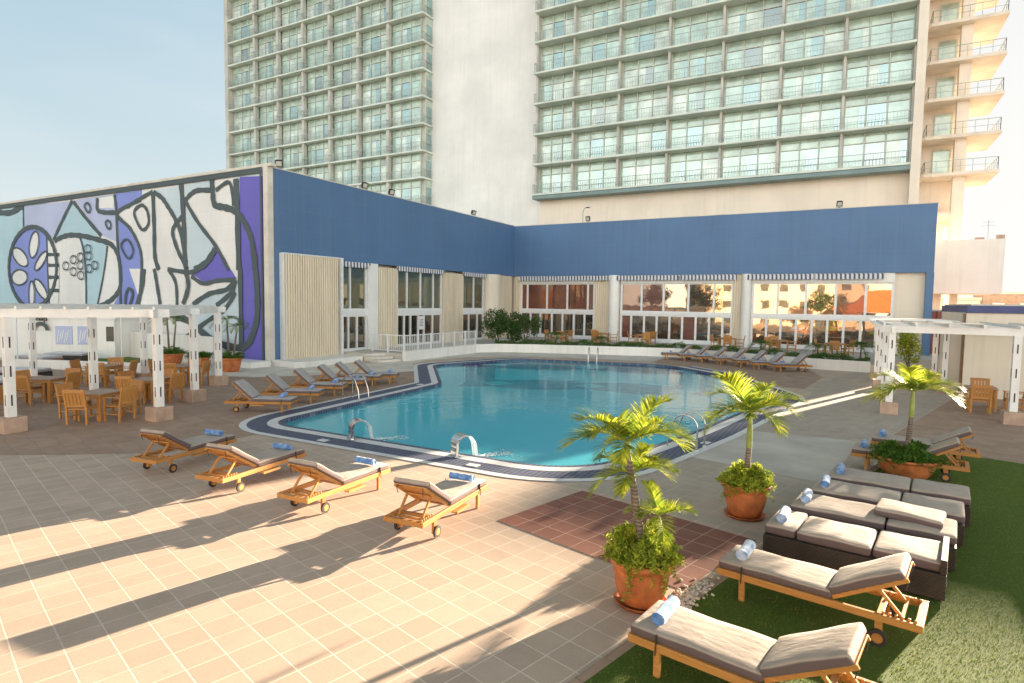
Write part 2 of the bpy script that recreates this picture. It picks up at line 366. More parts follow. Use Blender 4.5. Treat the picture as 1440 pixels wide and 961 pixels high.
# ---------------------------------------------------------------- mesh builder
class MB:
    def __init__(s): s.v = []; s.f = []; s.m = []; s.smooth = []
    def add(s, vs, fs, mi=0, smooth=False):
        o = len(s.v); s.v += [tuple(v) for v in vs]
        for f in fs: s.f.append(tuple(i+o for i in f)); s.m.append(mi); s.smooth.append(smooth)
        return s
    def box(s, x0, x1, y0, y1, z0, z1, mi=0, mat=None):
        vs = [Vector((x, y, z)) for z in (z0, z1) for y in (y0, y1) for x in (x0, x1)]
        if mat is not None: vs = [mat @ v for v in vs]
        return s.add(vs, [(0, 2, 3, 1), (4, 5, 7, 6), (0, 1, 5, 4), (2, 6, 7, 3), (0, 4, 6, 2), (1, 3, 7, 5)], mi)
    def bar(s, p, q, w, h, mi=0, up=(0, 0, 1)):
        """square bar from p to q, w across, h along up"""
        p, q = Vector(p), Vector(q); d = (q-p).normalized(); u = Vector(up)
        sd = d.cross(u)
        if sd.length < 1e-4: sd = d.cross(Vector((1, 0, 0)))
        sd.normalize(); u = sd.cross(d).normalized()
        a, b = sd*(w/2), u*(h/2)
        vs = [p-a-b, p+a-b, p+a+b, p-a+b, q-a-b, q+a-b, q+a+b, q-a+b]
        return s.add(vs, [(0, 1, 2, 3), (7, 6, 5, 4), (0, 4, 5, 1), (1, 5, 6, 2), (2, 6, 7, 3), (3, 7, 4, 0)], mi)
    def tube(s, pts, r, n=8, mi=0, caps=True):
        pts = [Vector(p) for p in pts]; rs = r if isinstance(r, (list, tuple)) else [r]*len(pts)
        vs = []; fs = []
        prev = None
        for i, p in enumerate(pts):
            d = (pts[min(i+1, len(pts)-1)]-pts[max(i-1, 0)]).normalized()
            if prev is None:
                a = d.cross(Vector((0, 0, 1)))
                if a.length < 1e-3: a = d.cross(Vector((1, 0, 0)))
            else: a = prev - d*prev.dot(d)
            a.normalize(); b = d.cross(a); prev = a
            for k in range(n):
                t = 2*PI*k/n; vs.append(p+(a*math.cos(t)+b*math.sin(t))*rs[i])
        for i in range(len(pts)-1):
            for k in range(n):
                k2 = (k+1) % n; fs.append((i*n+k, i*n+k2, (i+1)*n+k2, (i+1)*n+k))
        s.add(vs, fs, mi, True)
        if caps:
            L = len(pts)-1
            s.add([vs[k] for k in range(n)], [tuple(range(n))[::-1]], mi); s.add([vs[L*n+k] for k in range(n)], [tuple(range(n))], mi)
        return s
    def lathe(s, prof, n=32, c=(0, 0, 0), mi=0, smooth=True):
        vs = []; fs = []
        for r, z in prof:
            for k in range(n):
                t = 2*PI*k/n; vs.append((c[0]+r*math.cos(t), c[1]+r*math.sin(t), c[2]+z))
        for i in range(len(prof)-1):
            for k in range(n):
                k2 = (k+1) % n; fs.append((i*n+k, i*n+k2, (i+1)*n+k2, (i+1)*n+k))
        return s.add(vs, fs, mi, smooth)
    def prism(s, poly, z0, z1, mi=0, mtop=None):
        n = len(poly); vs = [(x, y, z0) for x, y in poly]+[(x, y, z1) for x, y in poly]
        s.add(vs, [tuple((i, (i+1) % n, n+(i+1) % n, n+i)) for i in range(n)]+[tuple(range(n))[::-1]], mi)
        s.add(vs[n:], [tuple(range(n))], mi if mtop is None else mtop); return s
    def mesh(s, name, mats):
        me = bpy.data.meshes.new(name); me.from_pydata(s.v, [], s.f)
        for m in (mats if isinstance(mats, (list, tuple)) else [mats]): me.materials.append(m)
        me.polygons.foreach_set('material_index', s.m); me.polygons.foreach_set('use_smooth', s.smooth); me.update()
        return me
    def build(s, name, mats, parent=None, bevel=0., fix=True):
        me = s.mesh(name, mats)
        if fix or bevel:
            bm = bmesh.new(); bm.from_mesh(me)
            if fix: bmesh.ops.recalc_face_normals(bm, faces=bm.faces)
            bm.to_mesh(me); bm.free()
        o = bpy.data.objects.new(name, me); COL.objects.link(o)
        if parent: o.parent = parent
        if bevel:
            md = o.modifiers.new('bevel', 'BEVEL'); md.width = bevel; md.segments = 2; md.limit_method = 'ANGLE'
        return o
def obj_from(name, me, parent=None):
    o = bpy.data.objects.new(name, me); COL.objects.link(o); o.parent = parent; return o
def tag(o, label=None, cat=None, group=None, kind=None):
    if label: o['label'] = label
    if cat: o['category'] = cat
    if group: o['group'] = group
    if kind: o['kind'] = kind
    return o
def thing(name, loc, rz=0., label=None, cat=None, group=None):
    o = bpy.data.objects.new(name, None); COL.objects.link(o); o.location = loc; o.rotation_euler = (0, 0, rz)
    o.empty_display_size = .2
    return tag(o, label, cat, group)
def struct(o): o['kind'] = 'structure'; return o
def copy_tree(o, parent=None, kids=None):
    c = o.copy(); COL.objects.link(c)
    c.parent = parent
    for ch in list(o.children): copy_tree(ch, c)
    return c
def place(proto, used, loc, rz, label, group=None):
    o = proto if not used else copy_tree(proto)
    o.location = loc; o.rotation_euler = (0, 0, rz); o['label'] = label
    if group: o['group'] = group
    return o
def rbox(lx, ly, lz, r=.03, seg=3, puff=.0, sub=0):
    """cushion-like box centred on x,y with its underside at z=0"""
    bm = bmesh.new(); bmesh.ops.create_cube(bm, size=1)
    bmesh.ops.scale(bm, vec=(lx, ly, lz), verts=bm.verts); bmesh.ops.translate(bm, vec=(0, 0, lz/2), verts=bm.verts)
    bmesh.ops.bevel(bm, geom=list(bm.edges), offset=r, segments=seg, profile=.5, affect='EDGES')
    if puff:
        big = [e for e in bm.edges if e.calc_length() > min(lx, ly)*.4]
        bmesh.ops.subdivide_edges(bm, edges=big, cuts=7, use_grid_fill=True)
        for v in bm.verts:
            kx = max(0, 1-(2*v.co.x/lx)**2); ky = max(0, 1-(2*v.co.y/ly)**2)
            if v.co.z > lz*.5: v.co.z += puff*(kx*ky)**.5 + puff*.35*math.sin(v.co.x*9+v.co.y*5)*kx
    for f in bm.faces: f.smooth = True
    vs = [v.co.copy() for v in bm.verts]; bm.verts.index_update(); fs = [tuple(v.index for v in f.verts) for f in bm.faces]
    bm.free(); return vs, fs
def curve_closed(pts, per=6):
    out = []; n = len(pts)
    for i in range(n):
        p0, p1, p2, p3 = [Vector((*pts[(i+k-1) % n], 0)) for k in range(4)]
        for j in range(per):
            t = j/per
            out.append(.5*((2*p1)+(p2-p0)*t+(2*p0-5*p1+4*p2-p3)*t*t+(3*p1-p0-3*p2+p3)*t**3))
    return [(p.x, p.y) for p in out]
def offset_closed(P, d):
    n = len(P); out = []
    for i in range(n):
        a = Vector(P[(i-2) % n]); b = Vector(P[(i+2) % n]); t = (b-a).normalized(); out.append((P[i][0]+t.y*d, P[i][1]-t.x*d))
    return out
def flat(name, poly, z, mat, kind='structure'):
    bm = bmesh.new(); f = bm.faces.new([bm.verts.new((x, y, z)) for x, y in poly]); 
    if f.calc_center_median() and f.normal.z < 0: f.normal_flip()
    bm.normal_update()
    if f.normal.z < 0: f.normal_flip()
    bmesh.ops.triangulate(bm, faces=[f]); me = bpy.data.meshes.new(name); bm.to_mesh(me); bm.free(); me.materials.append(mat)
    o = obj_from(name, me); 
    if kind: o['kind'] = kind
    return o

FIELDS=[('white',[[-21.13,7.04],[-18.99,7.33],[-17.9,7.16],[-17.4,2.78],[-21.44,2.71]]),('cyan',[[-17.9,7.16],[-14.67,6.53],[-16.05,2.8],[-17.4,2.78]]),('white',[[-14.68,6.5],[-14.11,6.48],[-13.41,5.17],[-13.55,3.79],[-14.87,3.01],[-15.97,2.8]]),('cyan',[[-18.61,9.48],[-15.51,6.95],[-18.99,7.33],[-21.3,7.05]]),('lilac',[[-25.15,9.63],[-19.01,9.51],[-21.3,7.13],[-22.61,7.86],[-25.27,8.24]]),('lilac',[[-18.37,9.55],[-13.74,9.56],[-13.54,6.69],[-15.36,7.14]]),('white',[[-15.52,9.46],[-13.88,9.5],[-13.92,8.75],[-15.55,8.85]]),('violet',[[-13.46,8.34],[-11.27,6.61],[-11.08,4.83],[-11.37,2.87],[-13.35,2.84]]),('violet',[[-13.67,9.6],[-10.86,9.64],[-10.88,9.06],[-13.59,8.5]]),('violet',[[-13.33,2.84],[-14.31,2.82],[-13.42,3.64]]),('white',[[-12.38,8.71],[-9.74,9.41],[-9.66,5.7],[-9.29,4.95],[-10.95,4.97],[-10.67,5.73],[-11.71,7.07],[-12.44,7.59]]),('white',[[-9.63,9.34],[-8.34,8.52],[-7.7,7.82],[-7.8,5.33],[-6.82,4.92],[-9.29,4.95],[-9.66,5.7]]),('sky',[[-9.56,9.47],[-7.04,9.53],[-6.99,7.85],[-7.49,7.48],[-8.34,8.52]]),('sky',[[-6.77,9.57],[-4.49,9.63],[-4.35,9.1],[-5.52,9.16],[-6.69,8.73]]),('white',[[-6.69,8.7],[-5.52,9.16],[-4.3,9.03],[-4.13,8.31],[-2.4,7.83],[-2.24,4.85],[-3.05,4.87],[-5.57,7.45]]),('sky',[[-6.69,8.7],[-5.57,7.45],[-4.19,6.07],[-5.13,5.27],[-6.5,4.91]]),('white',[[-3.96,9.04],[-2.88,9.32],[-2.58,8.15],[-3.83,8.35]]),('violet2',[[-2.1,9.58],[-0.19,9.47],[-0.27,4.83],[-2.21,4.85]]),('white',[[-12.39,5.06],[-9.74,5.02],[-9.24,2.9],[-11.18,2.87]]),('white',[[-9.74,5.02],[-6.73,4.98],[-7.07,2.93],[-9.24,2.9]]),('violet2',[[-3.91,5.88],[-2.49,4.43],[-3.95,4.39],[-5.22,4.24],[-6.12,4.65]]),('white',[[-6.26,4.41],[-5.22,4.16],[-2.5,4.34],[-3.23,3.85],[-6.18,3.02]]),('sky',[[-6.58,3.02],[-2.5,4.15],[-2.13,4.91],[-2.11,0.62],[-5.05,1.35],[-6.61,2.03]]),('violet2',[[-2.01,4.91],[-0.31,4.89],[-0.33,0.03],[-2.13,-0.08]]),('white',[[-11.18,2.87],[-6.58,2.94],[-6.69,-0.29],[-12.92,-0.68]]),('violet',[[-13.55,2.92],[-11.18,2.95],[-12.16,1.87],[-13.5,0.74]]),('white',[[-6.61,2.03],[-5.05,1.35],[-2.15,0.77],[-2.17,-0.08],[-6.7,-0.37]]),('violet',[[-20.92,5.28],[-21.14,4.46],[-21.65,3.7],[-22.41,3.09],[-23.37,2.69],[-24.43,2.67],[-25.51,2.66],[-26.48,3.05],[-27.23,3.68],[-27.69,4.49],[-27.79,5.39],[-27.53,6.28],[-26.94,7.06],[-26.09,7.65],[-25.08,8.01],[-24.0,8.09],[-22.98,7.91],[-22.09,7.49],[-21.42,6.87],[-21.02,6.11]]),('white',[[-25.3,6.28],[-25.07,6.08],[-24.93,5.87],[-24.9,5.68],[-24.97,5.54],[-25.15,5.44],[-25.41,5.4],[-25.72,5.43],[-26.07,5.52],[-26.42,5.67],[-26.72,5.86],[-26.96,6.07],[-27.1,6.28],[-27.14,6.47],[-27.06,6.62],[-26.88,6.71],[-26.61,6.75],[-26.29,6.71],[-25.94,6.62],[-25.6,6.47]]),('white',[[-25.11,4.83],[-25.06,4.67],[-25.12,4.5],[-25.29,4.35],[-25.55,4.23],[-25.87,4.15],[-26.23,4.11],[-26.6,4.13],[-26.92,4.2],[-27.18,4.32],[-27.35,4.47],[-27.4,4.64],[-27.34,4.8],[-27.16,4.96],[-26.9,5.08],[-26.56,5.16],[-26.2,5.19],[-25.84,5.16],[-25.52,5.09],[-25.27,4.98]]),('white',[[-23.29,6.82],[-23.42,6.55],[-23.6,6.31],[-23.81,6.13],[-24.04,6.02],[-24.25,5.99],[-24.43,6.06],[-24.57,6.2],[-24.63,6.41],[-24.63,6.67],[-24.56,6.95],[-24.42,7.22],[-24.24,7.46],[-24.02,7.64],[-23.8,7.74],[-23.59,7.77],[-23.41,7.7],[-23.28,7.56],[-23.22,7.35],[-23.22,7.1]]),('white',[[-22.62,5.62],[-22.88,5.43],[-23.16,5.28],[-23.43,5.17],[-23.66,5.11],[-23.83,5.12],[-23.92,5.19],[-23.93,5.32],[-23.84,5.48],[-23.68,5.68],[-23.45,5.87],[-23.18,6.06],[-22.9,6.21],[-22.64,6.31],[-22.41,6.36],[-22.25,6.35],[-22.16,6.28],[-22.15,6.16],[-22.24,6.0],[-22.39,5.81]]),('white',[[-22.68,3.95],[-22.48,3.74],[-22.34,3.53],[-22.29,3.35],[-22.32,3.22],[-22.44,3.14],[-22.63,3.13],[-22.87,3.19],[-23.14,3.3],[-23.42,3.47],[-23.68,3.67],[-23.89,3.89],[-24.03,4.09],[-24.08,4.28],[-24.05,4.41],[-23.93,4.49],[-23.73,4.5],[-23.49,4.44],[-23.21,4.32],[-22.93,4.15]]),('white',[[-24.12,3.42],[-24.16,3.12],[-24.24,2.85],[-24.34,2.67],[-24.45,2.67],[-24.57,2.66],[-24.7,2.66],[-24.81,2.66],[-24.89,2.84],[-24.92,3.11],[-24.92,3.41],[-24.88,3.71],[-24.8,3.98],[-24.69,4.19],[-24.57,4.33],[-24.44,4.38],[-24.32,4.33],[-24.22,4.19],[-24.15,3.98],[-24.11,3.71]]),('white',[[-22.04,7.41],[-21.15,6.79],[-20.62,5.28],[-20.93,2.72],[-22.12,2.7]])]
STROKES=[(0.42,[[-21.13,7.04],[-20.13,7.25],[-18.99,7.33],[-17.29,7.18],[-15.52,6.87],[-14.25,6.56],[-13.58,5.93],[-13.33,5.01],[-13.4,4.02],[-13.99,3.41],[-14.87,3.01],[-15.9,2.72]]),(0.2,[[-17.9,7.16],[-17.47,6.19],[-17.31,4.83],[-17.4,2.78]]),(0.2,[[-14.68,6.5],[-15.2,4.8],[-16.05,2.8]]),(0.34,[[-18.69,9.53],[-20.05,8.31],[-21.3,7.09]]),(0.34,[[-18.54,9.44],[-17.07,8.31],[-15.36,7.14]]),(0.3,[[-13.74,9.56],[-13.58,8.58],[-13.54,6.69],[-13.39,4.79],[-13.4,2.8]]),(0.36,[[-15.66,9.47],[-15.7,8.78],[-14.99,8.55],[-13.59,8.46]]),(0.18,[[-25.33,9.73],[-25.42,8.16]]),(0.3,[[-10.9,9.06],[-13.45,8.42],[-12.15,7.45],[-11.4,6.61],[-11.07,5.86],[-11.08,4.83],[-11.44,2.87]]),(0.25,[[-22.16,7.42],[-22.19,5.3],[-22.12,2.7]]),(0.3,[[-22.08,6.15],[-20.6,6.11]]),(0.3,[[-22.13,5.43],[-20.65,5.4]]),(0.3,[[-22.19,4.62],[-20.7,4.61]]),(0.3,[[-22.26,3.73],[-20.76,3.73]]),(0.5,[[-29.02,9.38],[-27.26,9.27],[-25.34,9.64]]),(0.3,[[-12.38,8.71],[-11.13,9.07],[-9.74,9.41]]),(0.42,[[-9.71,9.41],[-9.67,7.39],[-9.66,5.7],[-9.29,4.95]]),(0.36,[[-9.63,9.37],[-8.89,9.02],[-8.34,8.52],[-7.7,7.82],[-7.18,7.01],[-6.7,5.31]]),(0.48,[[-7.03,9.66],[-6.88,7.91],[-6.81,5.31],[-6.61,4.91]]),(0.34,[[-6.99,7.85],[-7.72,7.37],[-7.9,6.91],[-7.44,5.98],[-6.81,5.18]]),(0.34,[[-6.69,8.7],[-6.15,9.01],[-5.52,9.16],[-4.3,9.06]]),(0.46,[[-4.34,9.68],[-4.29,9.0],[-4.13,8.31],[-3.35,8.12],[-2.4,7.83],[-1.67,7.13],[-1.19,6.27],[-0.99,4.84]]),(0.28,[[-4.01,9.04],[-2.88,9.35],[-2.58,8.15]]),(0.5,[[-2.36,9.51],[-2.3,7.95],[-2.24,4.85]]),(0.3,[[-6.69,8.7],[-5.57,7.45],[-4.09,6.13],[-3.05,4.87]]),(0.26,[[-10.9,8.72],[-10.32,8.37],[-10.21,7.62],[-10.9,7.31],[-11.65,8.32],[-10.9,8.72]]),(0.5,[[-5.98,4.89],[-4.93,5.27],[-4.16,5.96]]),(0.32,[[-8.44,4.97],[-6.52,4.78],[-5.72,4.89]]),(0.3,[[-6.26,4.57],[-5.22,4.16],[-3.95,4.31],[-2.5,4.34]]),(0.34,[[-2.5,4.38],[-3.23,3.85],[-4.73,3.6],[-6.18,3.02]]),(0.34,[[-2.5,4.31],[-2.87,3.69],[-4.12,2.98]]),(0.4,[[-6.74,4.74],[-6.55,4.0],[-7.07,3.01]]),(0.3,[[-8.3,4.92],[-7.69,4.17],[-7.62,2.92]]),(0.36,[[-9.74,5.02],[-9.56,4.34],[-9.24,2.98]]),(0.42,[[-2.13,4.91],[-2.11,0.62]]),(0.5,[[-1.03,5.65],[-0.84,3.85],[-0.92,2.2],[-1.75,0.95],[-3.31,0.87],[-5.05,1.35],[-6.61,2.11],[-7.7,2.25]]),(0.45,[[-10.78,5.04],[-11.08,3.83],[-12.15,2.05],[-13.67,0.74]]),(0.5,[[-13.55,2.92],[-13.67,0.74],[-13.56,-0.35]]),(0.3,[[-7.19,1.02],[-5.03,2.08],[-3.5,2.75],[-2.51,3.69]]),(0.16,[[-17.16,9.07],[-16.78,9.25],[-16.45,8.89],[-16.75,8.64],[-17.16,9.07]]),(0.16,[[-14.77,7.87],[-14.45,8.04],[-14.16,7.73],[-14.42,7.5],[-14.77,7.87]]),(0.16,[[-13.12,6.44],[-12.45,6.81],[-11.84,6.15],[-12.37,5.66],[-13.12,6.44]]),(0.25,[[-12.85,2.85],[-12.75,3.49],[-12.39,3.87],[-12.0,3.57],[-12.37,2.85]]),(0.4,[[-20.92,5.28],[-21.14,4.46],[-21.65,3.7],[-22.41,3.09],[-23.37,2.69],[-24.43,2.67],[-25.51,2.66],[-26.48,3.05],[-27.23,3.68],[-27.69,4.49],[-27.79,5.39],[-27.53,6.28],[-26.94,7.06],[-26.09,7.65],[-25.08,8.01],[-24.0,8.09],[-22.98,7.91],[-22.09,7.49],[-21.42,6.87],[-21.02,6.11],[-20.92,5.28]]),(0.14,[[-25.3,6.28],[-25.07,6.08],[-24.93,5.87],[-24.9,5.68],[-24.97,5.54],[-25.15,5.44],[-25.41,5.4],[-25.72,5.43],[-26.07,5.52],[-26.42,5.67],[-26.72,5.86],[-26.96,6.07],[-27.1,6.28],[-27.14,6.47],[-27.06,6.62],[-26.88,6.71],[-26.61,6.75],[-26.29,6.71],[-25.94,6.62],[-25.6,6.47],[-25.3,6.28]]),(0.14,[[-25.11,4.83],[-25.06,4.67],[-25.12,4.5],[-25.29,4.35],[-25.55,4.23],[-25.87,4.15],[-26.23,4.11],[-26.6,4.13],[-26.92,4.2],[-27.18,4.32],[-27.35,4.47],[-27.4,4.64],[-27.34,4.8],[-27.16,4.96],[-26.9,5.08],[-26.56,5.16],[-26.2,5.19],[-25.84,5.16],[-25.52,5.09],[-25.27,4.98],[-25.11,4.83]]),(0.14,[[-23.29,6.82],[-23.42,6.55],[-23.6,6.31],[-23.81,6.13],[-24.04,6.02],[-24.25,5.99],[-24.43,6.06],[-24.57,6.2],[-24.63,6.41],[-24.63,6.67],[-24.56,6.95],[-24.42,7.22],[-24.24,7.46],[-24.02,7.64],[-23.8,7.74],[-23.59,7.77],[-23.41,7.7],[-23.28,7.56],[-23.22,7.35],[-23.22,7.1],[-23.29,6.82]]),(0.14,[[-22.62,5.62],[-22.88,5.43],[-23.16,5.28],[-23.43,5.17],[-23.66,5.11],[-23.83,5.12],[-23.92,5.19],[-23.93,5.32],[-23.84,5.48],[-23.68,5.68],[-23.45,5.87],[-23.18,6.06],[-22.9,6.21],[-22.64,6.31],[-22.41,6.36],[-22.25,6.35],[-22.16,6.28],[-22.15,6.16],[-22.24,6.0],[-22.39,5.81],[-22.62,5.62]]),(0.14,[[-22.68,3.95],[-22.48,3.74],[-22.34,3.53],[-22.29,3.35],[-22.32,3.22],[-22.44,3.14],[-22.63,3.13],[-22.87,3.19],[-23.14,3.3],[-23.42,3.47],[-23.68,3.67],[-23.89,3.89],[-24.03,4.09],[-24.08,4.28],[-24.05,4.41],[-23.93,4.49],[-23.73,4.5],[-23.49,4.44],[-23.21,4.32],[-22.93,4.15],[-22.68,3.95]]),(0.14,[[-24.12,3.42],[-24.16,3.12],[-24.24,2.85],[-24.34,2.67],[-24.45,2.67],[-24.57,2.66],[-24.7,2.66],[-24.81,2.66],[-24.89,2.84],[-24.92,3.11],[-24.92,3.41],[-24.88,3.71],[-24.8,3.98],[-24.69,4.19],[-24.57,4.33],[-24.44,4.38],[-24.32,4.33],[-24.22,4.19],[-24.15,3.98],[-24.11,3.71],[-24.12,3.42]]),(0.11,[[-19.3,5.34],[-19.4,5.17],[-19.63,5.09],[-19.89,5.12],[-20.06,5.26],[-20.05,5.44],[-19.86,5.58],[-19.6,5.6],[-19.38,5.51],[-19.3,5.34]]),(0.11,[[-18.32,5.73],[-18.42,5.56],[-18.65,5.48],[-18.9,5.51],[-19.06,5.65],[-19.05,5.83],[-18.87,5.96],[-18.62,5.99],[-18.4,5.9],[-18.32,5.73]]),(0.11,[[-17.46,5.87],[-17.56,5.71],[-17.78,5.62],[-18.03,5.66],[-18.18,5.8],[-18.17,5.97],[-18.0,6.1],[-17.75,6.13],[-17.54,6.04],[-17.46,5.87]]),(0.11,[[-17.49,5.35],[-17.59,5.19],[-17.81,5.1],[-18.06,5.14],[-18.22,5.27],[-18.21,5.45],[-18.03,5.58],[-17.78,5.61],[-17.57,5.52],[-17.49,5.35]]),(0.11,[[-18.37,4.96],[-18.47,4.79],[-18.7,4.71],[-18.95,4.74],[-19.11,4.88],[-19.1,5.06],[-18.92,5.19],[-18.67,5.22],[-18.45,5.13],[-18.37,4.96]]),(0.11,[[-17.46,4.71],[-17.55,4.54],[-17.78,4.46],[-18.03,4.49],[-18.18,4.63],[-18.17,4.8],[-18.0,4.94],[-17.74,4.96],[-17.53,4.87],[-17.46,4.71]]),(0.11,[[-16.47,5.92],[-16.57,5.76],[-16.79,5.68],[-17.03,5.72],[-17.18,5.85],[-17.17,6.03],[-17.0,6.16],[-16.76,6.18],[-16.55,6.09],[-16.47,5.92]]),(0.11,[[-16.45,5.13],[-16.54,4.97],[-16.76,4.89],[-17.0,4.92],[-17.15,5.06],[-17.14,5.23],[-16.97,5.36],[-16.73,5.39],[-16.52,5.3],[-16.45,5.13]]),(0.11,[[-15.77,5.32],[-15.86,5.16],[-16.07,5.08],[-16.31,5.11],[-16.46,5.25],[-16.45,5.42],[-16.29,5.55],[-16.05,5.57],[-15.84,5.48],[-15.77,5.32]]),(0.11,[[-16.52,6.36],[-16.62,6.2],[-16.83,6.12],[-17.08,6.16],[-17.23,6.29],[-17.22,6.47],[-17.05,6.6],[-16.8,6.62],[-16.6,6.52],[-16.52,6.36]])]
SUN_E, SKY_K, BACK_GLOW = 28.0, .98, 3.1
# ================================================================ THE SETTING
POOL = [(11.95,-8.6),(12.25,-9.15),(13.0,-9.38),(15.0,-9.4),(17.0,-9.4),(18.9,-9.36),(20.0,-9.2),(20.75,-8.75),(21.2,-7.9),(21.55,-6.4),(21.9,-4.0),(22.3,-1.0),(22.8,1.8),(22.9,3.8),(22.4,6.0),(21.2,8.1),(19.4,10.4),(17.9,12.2),(16.4,13.0),(14.4,12.9),(12.2,12.3),(9.6,11.3),(7.4,9.9),(6.3,8.2),(6.2,6.6),(6.9,5.0),(8.3,3.2),(9.9,1.4),(10.75,-.2),(10.95,-2.2),(11.05,-4.2),(11.25,-6.2),(11.5,-7.7)]
def fillet(V, n=10):
    out = []; N_ = len(V)
    for i in range(N_):
        p0, p1, p2 = Vector(V[i-1][:2]), Vector(V[i][:2]), Vector(V[(i+1) % N_][:2]); r = V[i][2]
        a, b = (p0-p1).normalized(), (p2-p1).normalized(); half = a.angle(b)/2; d = min(r/math.tan(half), (p0-p1).length*.48, (p2-p1).length*.48); r = d*math.tan(half)
        c = p1+(a+b).normalized()*(r/math.sin(half)); s, e = p1+a*d, p1+b*d; v0, v1 = s-c, e-c; ang = v0.angle_signed(v1)*-1
        for k in range(n+1):
            t = ang*k/n; out.append((c.x+v0.x*math.cos(t)-v0.y*math.sin(t), c.y+v0.x*math.sin(t)+v0.y*math.cos(t)))
    res = []
    for i in range(len(out)):          # even out the long straights
        p, q = Vector(out[i]), Vector(out[(i+1) % len(out)]); L = (q-p).length
        if L < 1e-4: continue
        k = max(1, int(L/.55)); res += [tuple(p+(q-p)*j/k) for j in range(k)]
    return res
PI_ = fillet([(11.7, -9.4, .9), (20.75, -9.32, 1.7), (21.9, -4.0, 14), (23.15, 4.0, 3.2), (19.4, 10.6, 3), (16.4, 13.2, 2.4), (8.3, 11.3, 2.6), (6.25, 5.4, 1.3), (10.85, -.3, 1.35)])
def ring(name, d0, d1, z, mat, skip=True, thick=0):
    A = offset_closed(PI_, d0); B = offset_closed(PI_, d1); n = len(A); mb = MB()
    for i in range(n):
        j = (i+1) % n
        far = all(PI_[k][1] > 11.2 and 8.6 < PI_[k][0] < 17.4 for k in (i, j))
        if skip and far: continue
        mb.add([(*A[i], z), (*B[i], z), (*B[j], z), (*A[j], z)], [(0, 1, 2, 3)])
    return mb.build(name, mat, fix=False)
# deck with the pool cut out
bm = bmesh.new()
def loop(P, z=0):
    vs = [bm.verts.new((x, y, z)) for x, y in P]; return [bm.edges.new((vs[i], vs[(i+1) % len(vs)])) for i in range(len(vs))]
E_ = loop([(-70, -75), (110, -75), (110, 75), (-70, 75)]) + loop(PI_)
bmesh.ops.triangle_fill(bm, use_beauty=True, edges=E_)
for f in bm.faces:
    if f.normal.z < 0: f.normal_flip()
me = bpy.data.meshes.new('pool_deck'); bm.to_mesh(me); bm.free(); me.materials.append(M['paving']); struct(obj_from('pool_deck', me))
gm = MB(); 
gm.add([(-2500, -2500, -4), (2500, -2500, -4), (2500, 2500, -4), (-2500, 2500, -4)], [(0, 1, 2, 3)])
struct(gm.build('ground', plain('ground', (.30, .27, .22), .9, .25, .02)))
# paving zones lie 4 mm above the deck
_pl = offset_closed(PI_, .55)
GREY = [p for i, p in enumerate(_pl) if PI_[i][0] > 17.8 and PI_[i][1] < 4] + [T2B(*p) for p in [(-7.6, 24), (-8.6, 28), (-9, 37), (-6.2, 37), (-3.75, 32), (-3.75, 17.3), (-3.33, 17.1), (-3.33, 8.72), (-6.56, 8.72), (-9.4, 8.0)]]
flat('paving_by_planters', GREY, .004, M['paving_grey'])
flat('concrete_strip', [T2B(*p) for p in [(-7.3, 12.25), (-3.45, 12.35), (-4.15, 16.9), (-7.0, 15.95)]], .008, M['concrete_light'])
flat('stone_paving_by_pergola', [T2B(-3.7, 17.3), T2B(-3.7, 45), (60, 25), (60, -1), T2B(-.5, 17.3), T2B(-2.8, 17.3)], .006, M['stone_brown'])
pl = offset_closed(PI_, .55)
idx = [i for i, (x, y) in enumerate(pl) if x < 13.0 and y < 6.2]
nP = len(pl)
# left boundary of the pool, walked from the far left corner down to the near left corner
left = [pl[i] for i in range(nP) if (PI_[i][0] < 12.4 and PI_[i][1] < 5.0 and i > nP//2)]
flat('stone_paving_left', left + [(12.6, -10.2), (12.5, -12.7), (11.2, -13.7), (8.8, -15.4), (2, -20), (-30, -32), (-30, -5.6), (-2, -5.2), (3.2, -3.4), (5.2, -.6), (6.9, 1.2)], .004, M['stone_brown'])
flat('stone_paving_by_loungers', [p for i, p in enumerate(pl) if 7.0 < PI_[i][1] < 13.0 and PI_[i][0] > 15.8] + [(15.4, 14.6), (15.5, 18.4), (19.5, 17.4), (23.6, 15.6), (24.4, 12), (23.9, 7)], .0045, M['stone_brown'])
flat('concrete_apron', [(5.0, -.5), (6.8, 1.5), (7.3, 2.6), (4.9, 5.2), (4.4, 7.0), (5.2, 9.8), (7.0, 12.0), (11.5, 14.0), (15.3, 14.4), (15.4, 19.5), (3, 19.5), (3, 4), (-3, -1), (-25, -1), (-25, -7.5), (-2, -5.1), (3.2, -3.3)], .007, M['concrete_cream'])
flat('red_tile_panel', [T2B(*p) for p in [(-6.5, 6.42), (-4.98, 6.42), (-3.34, 6.42), (-3.34, 8.58), (-6.5, 8.58)]], .009, M['red_tile'])
flat('kerb_strip', [T2B(*p) for p in [(-3.2, -2), (-3.1, -2), (-3.1, 17.2), (-3.2, 17.2)]], .012, M['stone_brown'])
# pool edge bands
struct(ring('pool_edge_inner', 0, .14, .012, M['navy_tile'], False))
struct(ring('pool_edge_white', .14, .42, .014, M['white_edge']))
struct(ring('pool_edge_navy', .42, .93, .012, M['navy_tile']))
struct(ring('pool_edge_outer', .93, 1.12, .014, M['white_edge']))
